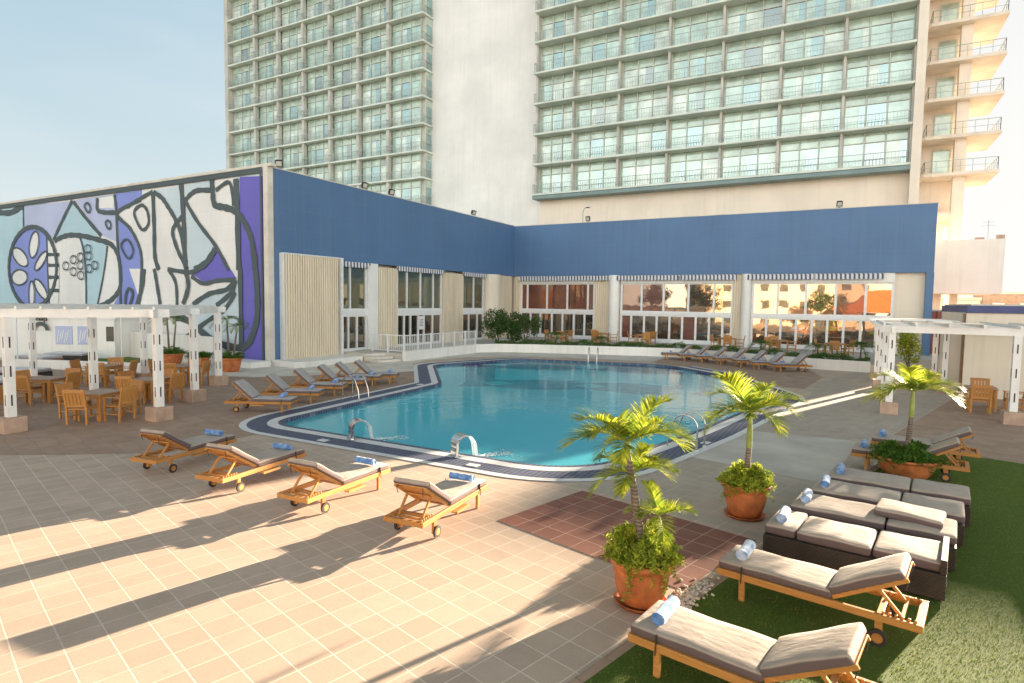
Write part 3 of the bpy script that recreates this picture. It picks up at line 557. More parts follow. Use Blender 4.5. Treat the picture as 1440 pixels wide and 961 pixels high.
# basin
mb = MB(); n = len(PI_); SH = offset_closed(PI_, -.55)
for i in range(n):
    j = (i+1) % n
    mb.add([(*PI_[i], .012), (*PI_[j], .012), (*PI_[j], -.22), (*PI_[i], -.22)], [(0, 1, 2, 3)], 1)
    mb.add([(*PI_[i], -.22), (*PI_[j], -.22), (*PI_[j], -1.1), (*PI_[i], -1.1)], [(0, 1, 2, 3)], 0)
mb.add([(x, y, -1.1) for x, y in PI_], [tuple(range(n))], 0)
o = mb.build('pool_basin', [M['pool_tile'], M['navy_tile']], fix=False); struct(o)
flat('pool_water', PI_, -.075, M['water'])
# lawn (artificial turf) on the right and its blades
LAWN = [T2B(*p) for p in [(-3.1, -3), (-3.1, 17.2), (30, 17.2), (30, -3)]]
flat('lawn', LAWN, .012, M['turf'])
def blades(name, n, region, h0, h1, w, seed, label):
    r = np.random.default_rng(seed)
    a = region[0]+(region[1]-region[0])*r.random(n); b = region[2]+(region[3]-region[2])*r.random(n)**region[4]
    c, s = math.cos(TILE_ROT), math.sin(TILE_ROT)
    x = 25.34+a*c-b*s; y = -20.35+a*s+b*c
    th = r.random(n)*2*PI; h = h0+(h1-h0)*r.random(n); ln = (r.random(n)-.5)*1.6*h; ln2 = (r.random(n)-.5)*1.6*h
    V = np.zeros((n, 3, 3))
    V[:, 0] = np.stack([x-np.cos(th)*w, y-np.sin(th)*w, np.full(n, .012)], 1)
    V[:, 1] = np.stack([x+np.cos(th)*w, y+np.sin(th)*w, np.full(n, .012)], 1)
    V[:, 2] = np.stack([x+ln, y+ln2, .012+h], 1)
    me = bpy.data.meshes.new(name); me.vertices.add(3*n); me.loops.add(3*n); me.polygons.add(n)
    me.vertices.foreach_set('co', V.reshape(-1)); me.loops.foreach_set('vertex_index', np.arange(3*n))
    me.polygons.foreach_set('loop_start', np.arange(n)*3); me.polygons.foreach_set('loop_total', np.full(n, 3))
    me.materials.append(M['blade']); me.update(); me.validate()
    o = obj_from(name, me); tag(o, label, 'grass', kind='stuff'); return o
blades('grass', 330000, (-3.08, 6, 2.5, 17.15, 1.35), .006, .020, .003, 3, 'short green artificial grass under the wooden loungers')
# back lawn by the mural
flat('back_lawn', [(-26, -6.5), (-5.2, -4.1), (-4.6, -2.3), (-7, -1.6), (-40, -1.6), (-40, -12)], .02, M['turf'])

# ---------------------------------------------------------------- pavilion
pav = thing('pool_pavilion', (0, 0, 0), 0, 'blue flat roofed pool pavilion with mural wall and glazed terrace fronts', 'building')
V0 = 25.05; ZT = 9.9
mb = MB()
mb.box(-60, -.55, .02, V0, 0, 5.58); mb.box(-60, -.46, .02, V0, 5.6, ZT-.1); mb.box(-.55, -.42, .02, .6, 0, 5.58)          # body behind the mural wall
mb.box(-60, 29.9, V0+2.2, V0+9, 0, ZT-.1)
mb.build('wall', M['cream_wall'], pav)
mb = MB()
mb.box(-.45, 0, .28, V0, 5.6, ZT); mb.box(-.4, 0, .28, .64, 0, 5.6)
mb.build('parapet', M['blue_wall'], pav)
mb = MB(); mb.box(-.45, 29.85, V0, V0+.45, 5.62, ZT-.04); mb.box(29.47, 29.88, V0+.002, V0+2.2, 0, 5.62)
mb.build('parapet', M['blue_wall'], pav)
mb = MB(); mb.box(-60, .28, -.06, .27, ZT+.02, ZT+.16); mb.box(-.3, .03, -.06, .27, 0, ZT+.02)
mb.box(-.48, .02, .28, V0-.02, ZT+.001, ZT+.05); mb.box(-.4, 29.9, V0-.02, V0+.5, ZT-.038, ZT+.012)
mb.build('coping', M['concrete_cream'], pav)
# mural: painted fields and thick dark lines, each layer a hair proud of the one before
FC = ['mural_white', 'mural_cyan', 'mural_sky', 'mural_lilac', 'mural_violet', 'mural_violet2', 'mural_line']
key = dict(white=0, cyan=1, sky=2, lilac=3, violet=4, violet2=5)
mb = MB(); lay = [.0]
def layer(): lay[0] += .0011; return -.01-lay[0]
mb.add([(-60, -.01, 0), (-.32, -.01, 0), (-.32, -.01, ZT), (-60, -.01, ZT)], [(0, 1, 2, 3)], 2)
FIELDS.insert(0, ('white', [(-22, .02), (-2.3, .02), (-2.3, 9.6), (-22, 9.6)]))
FIELDS.insert(0, ('cyan', [(-33.5, .02), (-22, .02), (-22, 9.6), (-33.5, 9.6)]))
for c, P in FIELDS:
    y = layer(); vs = [(min(-.34, p[0]), y, max(.02, min(ZT-.3, p[1]))) for p in P]
    bm = bmesh.new(); f = bm.faces.new([bm.verts.new(v) for v in vs]); bm.normal_update(); bmesh.ops.triangulate(bm, faces=[f]); bm.verts.index_update()
    mb.add([v.co.copy() for v in bm.verts], [tuple(v.index for v in g.verts) for g in bm.faces], key[c]); bm.free()
def ribbon(w, P, y, mi):
    w *= .78
    pts = [Vector((min(-.34, p[0]), p[1])) for p in P]
    closed = (pts[0]-pts[-1]).length < .01 and len(pts) > 4
    if closed: pts = pts[:-1]
    n = len(pts); S = []
    for i in range(n if closed else n-1):
        g = lambda k: pts[k % n] if closed else pts[max(0, min(n-1, k))]
        p0, p1, p2, p3 = g(i-1), g(i), g(i+1), g(i+2)
        for j in range(6):
            t = j/6; S.append(.5*((2*p1)+(p2-p0)*t+(2*p0-5*p1+4*p2-p3)*t*t+(3*p1-p0-3*p2+p3)*t**3))
    if not closed: S.append(pts[-1])
    m = len(S); vs = []
    for i in range(m):
        a = S[(i-1) % m] if closed else S[max(0, i-1)]; b = S[(i+1) % m] if closed else S[min(m-1, i+1)]
        t = (b-a); t = t.normalized() if t.length > 1e-6 else Vector((1, 0)); nn = Vector((-t.y, t.x))*(w/2)*(1+.12*math.sin(i*1.7))
        for q in (S[i]+nn, S[i]-nn): vs.append((min(-.33, q.x), y, max(.02, min(ZT-.02, q.y))))
    fs = [(2*i, 2*i+1, 2*((i+1) % m)+1, 2*((i+1) % m)) for i in range(m if closed else m-1)]
    mb.add(vs, fs, mi)
for w, P in STROKES: ribbon(w, P, layer(), 6)
y = layer(); mb.add([(-60, y, ZT-.28), (-.34, y, ZT-.28), (-.34, y, ZT-.02), (-60, y, ZT-.02)], [(0, 1, 2, 3)], 6)
y = layer(); mb.add([(-.48, y, .02), (-.34, y, .02), (-.34, y, ZT-.02), (-.48, y, ZT-.02)], [(0, 1, 2, 3)], 6)
# the part of the wall beyond the left edge of the photograph repeats the same language of bands and arcs
for k in range(9):
    x0 = -35-2.7*k; y = layer(); mb.add([(x0-2.4, y, .3), (x0, y, .3), (x0-.3, y, ZT-.5), (x0-2.6, y, ZT-.5)], [(0, 1, 2, 3)], [3, 0, 1, 4][k % 4])
    ribbon(.4, [(x0, .3), (x0+.5, 3+k % 3), (x0-.7, 6), (x0-.2, ZT-.5)], layer(), 6)
mb.build('mural', [M[k] for k in FC], pav, fix=False)
# ---- left wing front (plane x = 0, door sill z = .34)
def window_x0(v0, v1, z0, z1, muls, glass, name='window', parent=pav, fr=.09, kick=0.):
    """glazed section on the left wing; muls = mullion positions"""
    f = MB(); f.box(-.12, .03, v0, v1, z0, z0+fr); f.box(-.12, .03, v0, v1, z1-fr, z1)
    for m_ in muls: f.box(-.121, .035, m_-.055, m_+.055, z0+fr, z1-fr)
    if kick: f.box(-.1, .02, v0+.06, v1-.06, z0+fr, z0+kick)
    o = f.build(name, M['white_frame'], parent)
    g = MB(); g.box(-.07, -.05, v0+.02, v1-.02, z0+.04, z1-.04); g.build('pane', glass, o)
    return o
g1 = M['glass_green']; gd = M['glass_dark']
LW = [(4.82, 6.95, [4.88, 5.57, 6.88], [4.88, 5.42, 6.12, 6.88]), (9.7, 14.55, [9.76, 10.72, 12.15, 13.58, 14.49], [9.76, 10.45, 11.11, 11.94, 12.56, 13.53, 14.49]), (17.2, 20.2, [17.26, 18.76, 20.14], [17.26, 18.13, 19.3, 20.14])]
for v0, v1, up, lo in LW:
    window_x0(v0, v1, 2.80, 5.42, up, g1); window_x0(v0, v1, .34, 2.50, lo, gd, 'door', kick=.22)
    mb = MB(); mb.box(-.14, .05, v0-.02, v1+.02, 2.50, 2.80); mb.build('transom_band', M['white_frame'], pav)
    mb = MB()   # rolled striped awning under the parapet
    mb.tube([(.16, v0-.1, 5.52), (.16, v1+.1, 5.52)], .075, 8); nn = int((v1-v0+.2)/.13)
    for i in range(nn):
        y0 = v0-.1+i*.13; mb.add([(.235, y0, 5.52), (.235, y0+.13, 5.52), (.24, y0+.13, 5.30), (.24, y0+.065, 5.25), (.24, y0, 5.30)], [(0, 1, 2, 3, 4)])
    mb.build('awning', M['awning_stripe'], pav)
mb = MB(); mb.box(0, .30, .66, 4.35, .16, 5.68); mb.build('shutter_panel', M['cream_panel_side'], pav)
mb = MB(); mb.box(-.001, .33, .62, .66, .13, 5.72); mb.box(-.001, .33, .66, 4.76, 5.68, 5.74); mb.box(0, .36, 4.56, 4.70, .2, 5.68); mb.box(0, .08, 4.35, 4.56, .2, 5.68); mb.build('panel_frame', M['white_frame'], pav)
mb = MB(); mb.box(.08, .11, 4.38, 4.53, 3.1, 5.4); mb.box(.08, .11, 4.38, 4.53, .5, 2.9); mb.build('slot_window', gd, pav)
mb = MB(); mb.box(-.2, .12, 6.97, 7.84, .3, 5.6); mb.build('column', M['white_wall'], pav)
for a, b in ((7.86, 9.66), (14.6, 17.16)):
    mb = MB(); mb.box(-.1, .10, a, b, .34, 5.42); mb.build('shutter_panel', M['cream_panel_side'], pav)
mb = MB(); mb.tube([(-.35, 21.6, .3), (-.35, 21.6, 5.6)], .95, 28); mb.box(-.5, -.3, 20.2, 25, .34, 5.6); mb.build('column', M['cream_wall'], pav)
mb = MB(); mb.box(-.25, -.05, 22.9, 24.9, .4, 5.6); mb.build('curtain', M['cream_panel_side'], pav)
# ---- right wing front (plane y = V0)
def window_y(u0, u1, z0, z1, muls, glasses, name='window', y=V0, fr=.09, kick=0.):
    f = MB(); f.box(u0, u1, y+.22, y+.36, z0, z0+fr); f.box(u0, u1, y+.22, y+.36, z1-fr, z1)
    for m_ in muls: f.box(m_-.075, m_+.075, y+.215, y+.36, z0+fr, z1-fr)
    if kick: f.box(u0+.08, u1-.08, y+.24, y+.34, z0+fr, z0+kick)
    o = f.build(name, M['white_frame'], pav)
    e = [u0]+[m_ for m_ in muls if u0+.2 < m_ < u1-.2]+[u1]
    for i in range(len(e)-1):
        g = MB(); tl = math.sin(i*2.3+u0)*.004      # panes never sit in one perfect plane
        g.add([(e[i]+.04, y+.29+tl, z0+.04), (e[i+1]-.04, y+.29-tl, z0+.04), (e[i+1]-.04, y+.29-tl*.4, z1-.04), (e[i]+.04, y+.29+tl*.6, z1-.04)], [(0, 1, 2, 3)])
        g.build('pane', glasses[i % len(glasses)], o, fix=False)
    return o
gm_, gma = M['glass_mirror'], M['glass_maroon']
window_y(.64, 7.42, 2.78, 5.0, [.7, 1.28, 3.14, 5.0, 6.82, 7.36], [gma, gma, gma, gma, gma])
window_y(.64, 7.42, .45, 2.56, [.7, 1.6, 2.55, 3.62, 4.6, 5.62, 6.56, 7.36], [gd], 'door', kick=.3)
window_y(9.62, 18.04, 2.78, 5.0, [9.68, 11.29, 13.0, 14.86, 16.7, 17.98], [gma, gma, gm_, gm_, gm_])
window_y(9.62, 18.04, .45, 2.56, [9.68, 10.5, 11.53, 12.52, 13.5, 14.46, 15.45, 16.42, 17.37, 17.98], [gma, gd, gd, gd, gm_], 'door', kick=.3)
window_y(19.3, 27.84, 2.78, 5.0, [19.36, 20.99, 22.76, 24.55, 26.28, 27.78], [gm_, gm_, gm_, gma, gm_])
window_y(19.3, 27.84, .45, 2.56, [19.36, 20.33, 21.25, 22.23, 23.19, 24.13, 25.09, 26.07, 26.94, 27.78], [gm_, gd, gd, gm_, gd], 'door', kick=.3)
for a, b in ((.64, 7.42), (9.62, 18.04), (19.3, 27.84)):
    mb = MB(); mb.box(a-.02, b+.02, V0+.18, V0+.38, 2.56, 2.78); mb.build('transom_band', M['white_frame'], pav)
    mb = MB(); mb.box(a, b, V0+.1, V0+.6, 5.0, 5.62); mb.build('fascia', M['white_wall'], pav)
mb = MB(); mb.box(-.45, 29.6, V0+.4, V0+2.2, .3, 5.6); mb.build('wall', M['cream_wall'], pav)
for a, b in ((0.05, .62), (7.44, 8.7), (18.06, 18.6)):
    mb = MB(); mb.box(a, b, V0+.12, V0+.26, .45, 5.6); mb.build('curtain', M['cream_panel'], pav)
for x in (9.1, 18.95):
    mb = MB(); mb.tube([(x, V0+.1, .42), (x, V0+.1, 5.62)], .42 if x < 10 else .34, 24); mb.build('column', M['white_wall'], pav)
mb = MB()
nn = 46
for i in range(nn):      # heavy curtain folds in the open end bay
    a = 28.0+1.45*i/nn; mb.add([(a, V0+.5+.06*math.sin(i*1.9), .5), (a+1.45/nn, V0+.5+.06*math.sin((i+1)*1.9), .5), (a+1.45/nn, V0+.5+.06*math.sin((i+1)*1.9), 5.6), (a, V0+.5+.06*math.sin(i*1.9), 5.6)], [(0, 1, 2, 3)], 0, True)
mb.build('curtain', M['cream_curtain'], pav, fix=False)
for a, b in ((.7, 8.6), (8.7, 14.2), (14.3, 18.3), (19.0, 23.2), (23.3, 27.2)):
    mb = MB(); mb.tube([(a, V0-.17, 5.52), (b, V0-.17, 5.52)], .075, 8); nn = int((b-a)/.13)
    for i in range(nn):
        x = a+i*(b-a)/nn; w = (b-a)/nn; mb.add([(x, V0-.25, 5.52), (x+w, V0-.25, 5.52), (x+w, V0-.255, 5.24), (x+w/2, V0-.255, 5.18), (x, V0-.255, 5.24)], [(0, 1, 2, 3, 4)])
    mb.build('awning', M['awning_stripe'], pav)
# terrace the pavilion stands on
TW = [(3.85, 5.9), (3.85, 13.3), (4.6, 14.6), (7.0, 15.7), (11, 17.2), (15.66, 18.7), (19.0, 17.9), (22, 16.8), (24, 16.05), (26.45, 15.9)]
ter = TW + [(27.2, 15.9), (27.2, 20), (31.5, 22), (31.5, V0+2), (0.05, V0+2), (-.3, 24), (-.3, 5.9)]
mb = MB(); mb.prism(ter, .0, .42); struct(mb.build('terrace', M['concrete_light']))
def strip_wall(name, P, z0, z1, w, mat, inward=1):
    mb = MB(); n = len(P); A = []; B = []
    for i in range(n):
        a = Vector(P[max(0, i-1)]); b = Vector(P[min(n-1, i+1)]); t = (b-a).normalized(); nn = Vector((-t.y, t.x))
        A.append(Vector(P[i])); B.append(Vector(P[i])+nn*w*inward)
    vs = [(*p, z0) for p in A]+[(*p, z0) for p in B]+[(*p, z1) for p in A]+[(*p, z1) for p in B]
    for i in range(n-1):
        mb.f += [(i, i+1, 2*n+i+1, 2*n+i), (n+i, 3*n+i, 3*n+i+1, n+i+1), (2*n+i, 2*n+i+1, 3*n+i+1, 3*n+i)]
    mb.f += [(0, 2*n, 3*n, n), (n-1, 2*n-1, 4*n-1, 3*n-1)]
    mb.v = vs; mb.m = [0]*len(mb.f); mb.smooth = [False]*len(mb.f)
    return mb.build(name, mat)
OUT = [(x+(.02 if i < 2 else 0), y-.02) for i, (x, y) in enumerate(TW)]
tag(strip_wall('planter_wall', OUT, 0, .56, .22, M['white_wall']), 'low white wall curving along the planted terrace behind the pool', 'wall')
for (x, y), rz in (((3.9, 7.6), 0), ((3.9, 10.2), 0), ((3.9, 12.6), 0), ((9, 16.42), 0), ((13, 17.8), 0), ((24.6, 15.98), 0), ((25.9, 15.93), 0), ((17.4, 18.3), 0)):
    pass
# steps by the first doors
mb = MB(); 
for k in range(3): mb.box(-.01, 1.6+.45*k, 4.9+.002*k, 5.88, .0, .39-.125*k)
for k in range(3): mb.box(1.6, 1.62+.45*(k), 4.9, 5.9, 0, .01)
st_ = MB()
st_.prism([(0, 4.78), (2.0, 4.78), (2.4, 5.88), (0, 5.88)], 0, .40); st_.prism([(2.0, 4.6), (2.6, 4.6), (3.0, 5.86), (2.38, 5.86)], 0, .26); st_.prism([(2.6, 4.4), (3.2, 4.4), (3.6, 5.84), (2.98, 5.84)], 0, .13)
tag(st_.build('steps', M['concrete_cream'], bevel=.01), 'three pale concrete steps up to the first glass doors', 'steps')
mb = MB(); mb.box(.36, 3.3, -.6, .4, 0, .001); 
pb = MB(); pb.prism([(.02, .05), (.02, 4.5), (2.0, 4.5), (2.0, .4), (1.7, .05)], 0, .30)
tag(pb.build('plinth', M['white_wall'], bevel=.02), 'low white plinth under the cream shutter panel', 'plinth')
pb = MB(); pb.prism([(-2.4, -1.3), (.2, -1.3), (.2, -.12), (-2.4, -.12)], 0, .28)
tag(pb.build('plinth', M['white_wall'], bevel=.02), 'low white plinth at the foot of the mural corner', 'plinth')
# white railing on the terrace edge
ra = thing('railing', (0, 0, 0), 0, 'white metal railing along the terrace in front of the glass doors', 'railing')
path = [(1.2, 6.15), (3.55, 6.15), (3.55, 13.6)]
for j, (p, q) in enumerate(zip(path[:-1], path[1:])):
    L = math.dist(p, q); d = ((q[0]-p[0])/L, (q[1]-p[1])/L); mb = MB()
    z0 = .42
    mb.bar((*p, z0+1.0), (*q, z0+1.0), .06, .05); mb.bar((*p, z0+.12), (*q, z0+.12), .045, .04)
    k = int(L/.15)
    for i in range(k+1):
        x, y = p[0]+d[0]*L*i/k, p[1]+d[1]*L*i/k; mb.box(x-.011, x+.011, y-.011, y+.011, z0+.14, z0+.98)
    mb.build('rail_panel', M['white_frame'], ra)
    k = max(1, round(L/1.25))
    for i in range(k+1):
        if j and not i: continue
        x, y = p[0]+d[0]*L*i/k, p[1]+d[1]*L*i/k; m2 = MB(); m2.box(x-.04, x+.04, y-.04, y+.04, z0, z0+1.06); m2.build('post', M['white_frame'], ra)
# notice on the glass door
nb = MB(); nb.box(.045, .06, 11.95, 12.5, 1.45, 2.35); no = nb.build('door_notice', M['white_frame']); tag(no, 'white paper notice stuck on the glass doors behind the railing', 'notice')
nb = MB()
for k in range(5): nb.box(.061, .064, 12.03, 12.42-.06*(k % 2), 2.1-.1*k, 2.135-.1*k)
nb.build('lettering', M['navy_trim'], no)

# ---------------------------------------------------------------- hotel tower
tow = thing('hotel_tower', (0, 36, 0), 0, 'tall pale hotel tower with green glass balcony floors', 'building')
FZ = 3.03; Z0 = 14.4
def tobj(mb, name, mat, fix=True):
    mb.v = [(x, y-36, z) for x, y, z in mb.v]; return mb.build(name, mat, tow, fix=fix)
mb = MB(); mb.box(-18.2, -3.41, 37, 50, 0, 75); tobj(mb, 'wall', M['tower_white'])
mb = MB(); mb.box(-3.4, 29.0, 36.5, 50, 0, 14.28); tobj(mb, 'wall', M['tower_cream'])
mb = MB(); mb.box(-3.4, 28.96, 36.4, 49.9, 14.3, 74); mb.box(-51.6, -17.9, 36.0, 49.9, 4, 74); tobj(mb, 'core', M['column_grey'])
mb = MB(); mb.box(28.97, 29.6, 35.0, 50, 9, 75); tobj(mb, 'end_wall', M['tower_cream'])
mb = MB(); mb.box(-52.3, -51.62, 35.0, 50, 4, 75); tobj(mb, 'end_wall', M['column_grey'])
CR = [-3.41]+[.62+4.72*k for k in range(7)]       # column lines, right wing
CL = [-51.55, -46.4, -41.8, -37.1, -32.4, -27.65, -22.95, -18.3]
pane_pool = ['t_mint']*7+['t_pale']*4+['t_mint2']*4
rnd = random.Random(11)
def bay(u0, u1, z0, z1, y, par=True, kind=0):
    f = MB(); w = u1-u0; th = z1-z0; ztr = z0+th*.72
    f.box(u0, u0+.08, y-.06, y+.3, z0, z1, 0); f.box(u1-.08, u1, y-.06, y+.3, z0, z1, 0)
    f.box(u0+.08, u1-.08, y-.04, y+.1, ztr-.035, ztr+.035, 0); f.box(u0+.08, u1-.08, y-.04, y+.1, z0, z0+.08, 0)
    e = [u0+.08+(w-.16)*k/3 for k in range(4)]
    for k in (1, 2): f.box(e[k]-.045, e[k]+.045, y-.045, y+.11, z0+.08, z1, 0)
    dark = rnd.random()
    for k in range(3):
        a, b = e[k]+(.06 if k else 0), e[k+1]-(.06 if k < 2 else 0)
        pn = lambda x0, x1, q0, q1, m_: f.add([(x0, y+.05, q0), (x1, y+.05, q0), (x1, y+.05, q1), (x0, y+.05, q1)], [(0, 1, 2, 3)], m_)
        pn(a, b, ztr+.05, z1, 6)
        c = 1+[0, 1, 2][rnd.randrange(3)]
        if (k == 1 and dark < .62) or (k == 2 and dark > .9):
            s = rnd.choice([.0, .0, .35, .5]); cc = a+(b-a)*s
            if s: pn(a, cc, z0+.08, ztr-.05, c)
            pn(cc, b, z0+.08, ztr-.05, 4 if rnd.random() < .75 else 5)
        elif rnd.random() < .22:
            cc = b-(b-a)*.3; pn(a, cc, z0+.08, ztr-.05, c); pn(cc, b, z0+.08, ztr-.05, 4 if rnd.random() < .6 else 2)
        else: pn(a, b, z0+.08, ztr-.05, c)
    return f
TM = [M['frame_tower'], M['t_mint'], M['t_pale'], M['t_mint2'], M['t_teal'], M['t_dark'], M['t_top']]
rest = MB(); cnt = 0
for k in range(16):
    z = Z0+FZ*k
    for (C, y, vis) in ((CR, 36.2, lambda i, k: k <= (5 if i < 4 else 4)), (CL, 35.8, lambda i, k: 1 <= k <= (7 if i > 3 else 9) and k >= (2 if i < 5 else 1) and not (k == 2 and i < 2))):
        for i in range(len(C)-1):
            b = bay(C[i]+.11, C[i+1]-.11, z+.12, z+FZ-.12, y)
            if vis(i, k) and cnt < 99: tobj(b, 'window', TM, False); cnt += 1
            else:
                o_ = len(rest.v); rest.v += b.v; rest.f += [tuple(q+o_ for q in f) for f in b.f]; rest.m += b.m; rest.smooth += b.smooth
o = tobj(rest, 'upper_windows', TM, False); o['kind'] = 'stuff'
mb = MB()
for u in CR: mb.box(u-.10, u+.10, 35.55, 36.4, 14.5, 74)
tobj(mb, 'column', M['column_grey'])
mb = MB()
for u in CL[1:-1]: mb.box(u-.19, u+.19, 35.2, 36.0, 8, 74)
tobj(mb, 'column', M['column_grey'])
for k in range(17):
    z = Z0+FZ*k
    mb = MB(); mb.box(-3.55, 28.95, 35.0, 36.38, z-.08, z+.09)
    o = tobj(mb, 'floor_slab', M['slab_green'])
    mb = MB(); mb.box(-3.5, 28.9, 35.06, 36.36, z-.10, z-.082); tobj(mb, 'soffit', M['soffit_pale'] if k else M['soffit'])
    mb = MB(); mb.box(-51.6, -17.6, 35.0, 37.0, z-.08, z+.10); tobj(mb, 'floor_slab', M['slab_green'])
    mb = MB()
    for (a, b) in ((-3.5, 28.9), (-51.5, -17.7)):
        mb.box(a, b, 35.05, 35.09, z+.98, z+1.03); mb.box(a, b, 35.06, 35.08, z+.55, z+.58)
        if k < 9:
            n_ = int((b-a)/.24)
            for i in range(n_+1): x = a+(b-a)*i/n_; mb.box(x-.013, x+.013, 35.055, 35.085, z+.12, z+.98)
    for (a) in (-3.5, -17.7):      # returns at the slab ends
        mb.box(a-.02, a+.02, 35.09, 36.9, z+.98, z+1.03)
        if k < 9:
            for i in range(8): y = 35.2+.22*i; mb.box(a-.015, a+.015, y-.015, y+.015, z+.12, z+.98)
    tobj(mb, 'railing', M['rail_grey'])
    mb = MB(); mb.box(-17.9, -17.78, 35.8, 36.95, z+.12, z+FZ-.12, 0); mb.add([(-17.77, 35.9, z+.2), (-17.77, 36.9, z+.2), (-17.77, 36.9, z+2.1), (-17.77, 35.9, z+2.1)], [(0, 1, 2, 3)], 4); mb.add([(-17.77, 35.9, z+2.2), (-17.77, 36.9, z+2.2), (-17.77, 36.9, z+2.85), (-17.77, 35.9, z+2.85)], [(0, 1, 2, 3)], 6)
    tobj(mb, 'side_window', TM, False)
mb = MB(); mb.box(-3.5, 28.95, 35.02, 36.38, 13.95, 14.27); tobj(mb, 'soffit_beam', M['soffit'])
# the balconied end with its free columns
mb = MB(); mb.box(29.61, 33.2, 43.0, 49.9, 11.4, 75); tobj(mb, 'wall', M['tower_cream'])
mb = MB(); mb.box(32.35, 33.15, 41.2, 42.0, -3, 75); tobj(mb, 'column', M['tower_cream'])
mb = MB(); mb.box(31.6, 32.3, 45.2, 45.9, -3, 11.4); tobj(mb, 'column', M['tower_cream'])
for k in range(16):
    z = Z0-.05+FZ*k
    mb = MB(); mb.prism([(29.62, 41.2), (30.25, 40.4), (35.25, 40.4), (35.25, 46.5), (33.25, 47), (29.62, 47)], z-.13, z+.13); tobj(mb, 'balcony_slab', M['slab_cream'])
    mb = MB(); P = [(30.3, 42.9), (30.3, 40.5), (35.15, 40.5), (35.15, 46.4)]
    for p, q in zip(P[:-1], P[1:]):
        mb.bar((*p, z+1.1), (*q, z+1.1), .05, .05); mb.bar((*p, z+.6), (*q, z+.6), .03, .03); L = math.dist(p, q); n_ = max(1, int(L/.8))
        for i in range(n_+1): x = p[0]+(q[0]-p[0])*i/n_; y = p[1]+(q[1]-p[1])*i/n_; mb.box(x-.02, x+.02, y-.02, y+.02, z+.13, z+1.1)
    tobj(mb, 'balcony_railing', M['rail_grey'])
    mb = MB(); mb.box(31.0, 32.3, 42.9, 43.0, z+.2, z+2.5, 0); mb.add([(31.08, 42.89, z+.28), (32.22, 42.89, z+.28), (32.22, 42.89, z+2.42), (31.08, 42.89, z+2.42)], [(0, 1, 2, 3)], 6)
    tobj(mb, 'balcony_door', TM, False)
mb = MB(); mb.box(29.61, 33.2, 41.3, 49, 11.0, 11.38); tobj(mb, 'beam', M['tower_cream'])

# white annexe box on columns, right of the pavilion
an = thing('annexe', (32.5, 35, 0), 0, 'white windowless box raised on columns beside the blue pavilion', 'building')
mb = MB(); mb.box(-2.45, 1.95, -3, 3, 4.45, 8.2); mb.build('wall', M['white_wall'], an)
for x, y in ((-1.45, -.6), (-.45, -.6), (-1.45, 2.2)):
    mb = MB(); mb.box(x-.22, x+.22, y-.22, y+.22, 0, 4.45); mb.build('column', M['cream_wall'], an)
mb = MB(); mb.tube([(1.1, -2.2, 8.2), (1.1, -2.2, 9.6)], .02, 6); mb.bar((.7, -2.2, 9.2), (1.5, -2.2, 9.2), .02, .02); mb.bar((.8, -2.2, 9.45), (1.4, -2.2, 9.45), .02, .02); mb.build('antenna', M['rail_grey'], an)
mb = MB(); mb.box(.35, .85, -2.7, -2.3, 8.2, 8.36); mb.build('roof_vent', M['block_pink'], an)
mb = MB(); mb.box(1.5, 1.93, -2.9, -2.5, 8.2, 8.48); mb.build('roof_vent', M['block_pink'], an)

# low white house on the right
ho = thing('pool_house', (29.3, 8.26, 0), 0, 'low cream pool house with a navy roof edge beside the right pergola', 'building')
mb = MB(); mb.box(0, 22, 0, 7.1, 0, 3.24); mb.build('wall', M['cream_wall'], ho)
mb = MB(); mb.box(-.0, 22.1, -.10, 7.2, 3.25, 3.52); mb.build('roof_edge', M['navy_trim'], ho)
mb = MB(); mb.box(.1, 22, 0, 7.1, 3.52, 3.58); mb.build('roof', M['concrete_cream'], ho)
mb = MB(); mb.box(-.035, -.003, .15, .6, 0, 3.2); mb.build('corner_board', M['teak_dark'], ho)
# red corrugated gate in the passage
ga = thing('gate', (30.9, 27.2, 0), 0, 'dark red corrugated gate in the passage behind the right pergola', 'gate')
mb = MB(); mb.box(-1.0, 1.9, 0, .05, .05, 3.2); mb.build('gate_leaf', M['red_metal'], ga)
mb = MB(); mb.box(-1.1, -1.0, -.03, .08, 0, 3.3); mb.box(1.9, 2.0, -.03, .08, 0, 3.3); mb.box(-1.0, 1.9, -.03, .08, 3.2, 3.3); mb.build('gate_frame', M['rail_grey'], ga)
# far houses on the skyline at the right
def block(name, x, y, w, d, h, label, mat, fl=3.0, z0=-4, group=None):
    t = thing(name, (x, y, 0), 0, label, 'building', group)
    mb = MB(); mb.box(-w/2, w/2, -d/2, d/2, z0, h); mb.build('wall', mat, t)
    mb = MB(); mb.box(-w/2-.15, w/2+.15, -d/2-.15, d/2+.15, h+.002, h+.4); mb.build('parapet', M['concrete_cream'], t)
    n = int((h-z0)/fl)
    for k in range(n):
        for i in range(int(w/3.2)):
            cx = -w/2+1.9+i*3.2
            for sd in (-1, 1):
                mb = MB(); mb.box(cx-.7, cx+.7, sd*(d/2+.03)-.04, sd*(d/2+.03)+.04, z0+k*fl+1.0, z0+k*fl+2.3); 
                mb.box(cx-.8, cx+.8, sd*(d/2+.03)-.06, sd*(d/2+.03)+.06, z0+k*fl+.88, z0+k*fl+.98, 1)
                mb.build('window', [M['t_dark'], M['white_wall']], t)
    return t
block('apartment_block', 47.5, 98, 9, 8, 5.6, 'tan apartment block just above the navy roof edge', M['block_pink'])
block('apartment_block', 38.5, 90, 6, 8, 4.6, 'pale apartment block seen between the annexe columns', M['cream_wall'])
block('apartment_block', 60, 118, 10, 10, 5.4, 'low cream apartment block at the right end of the skyline', M['cream_wall'])
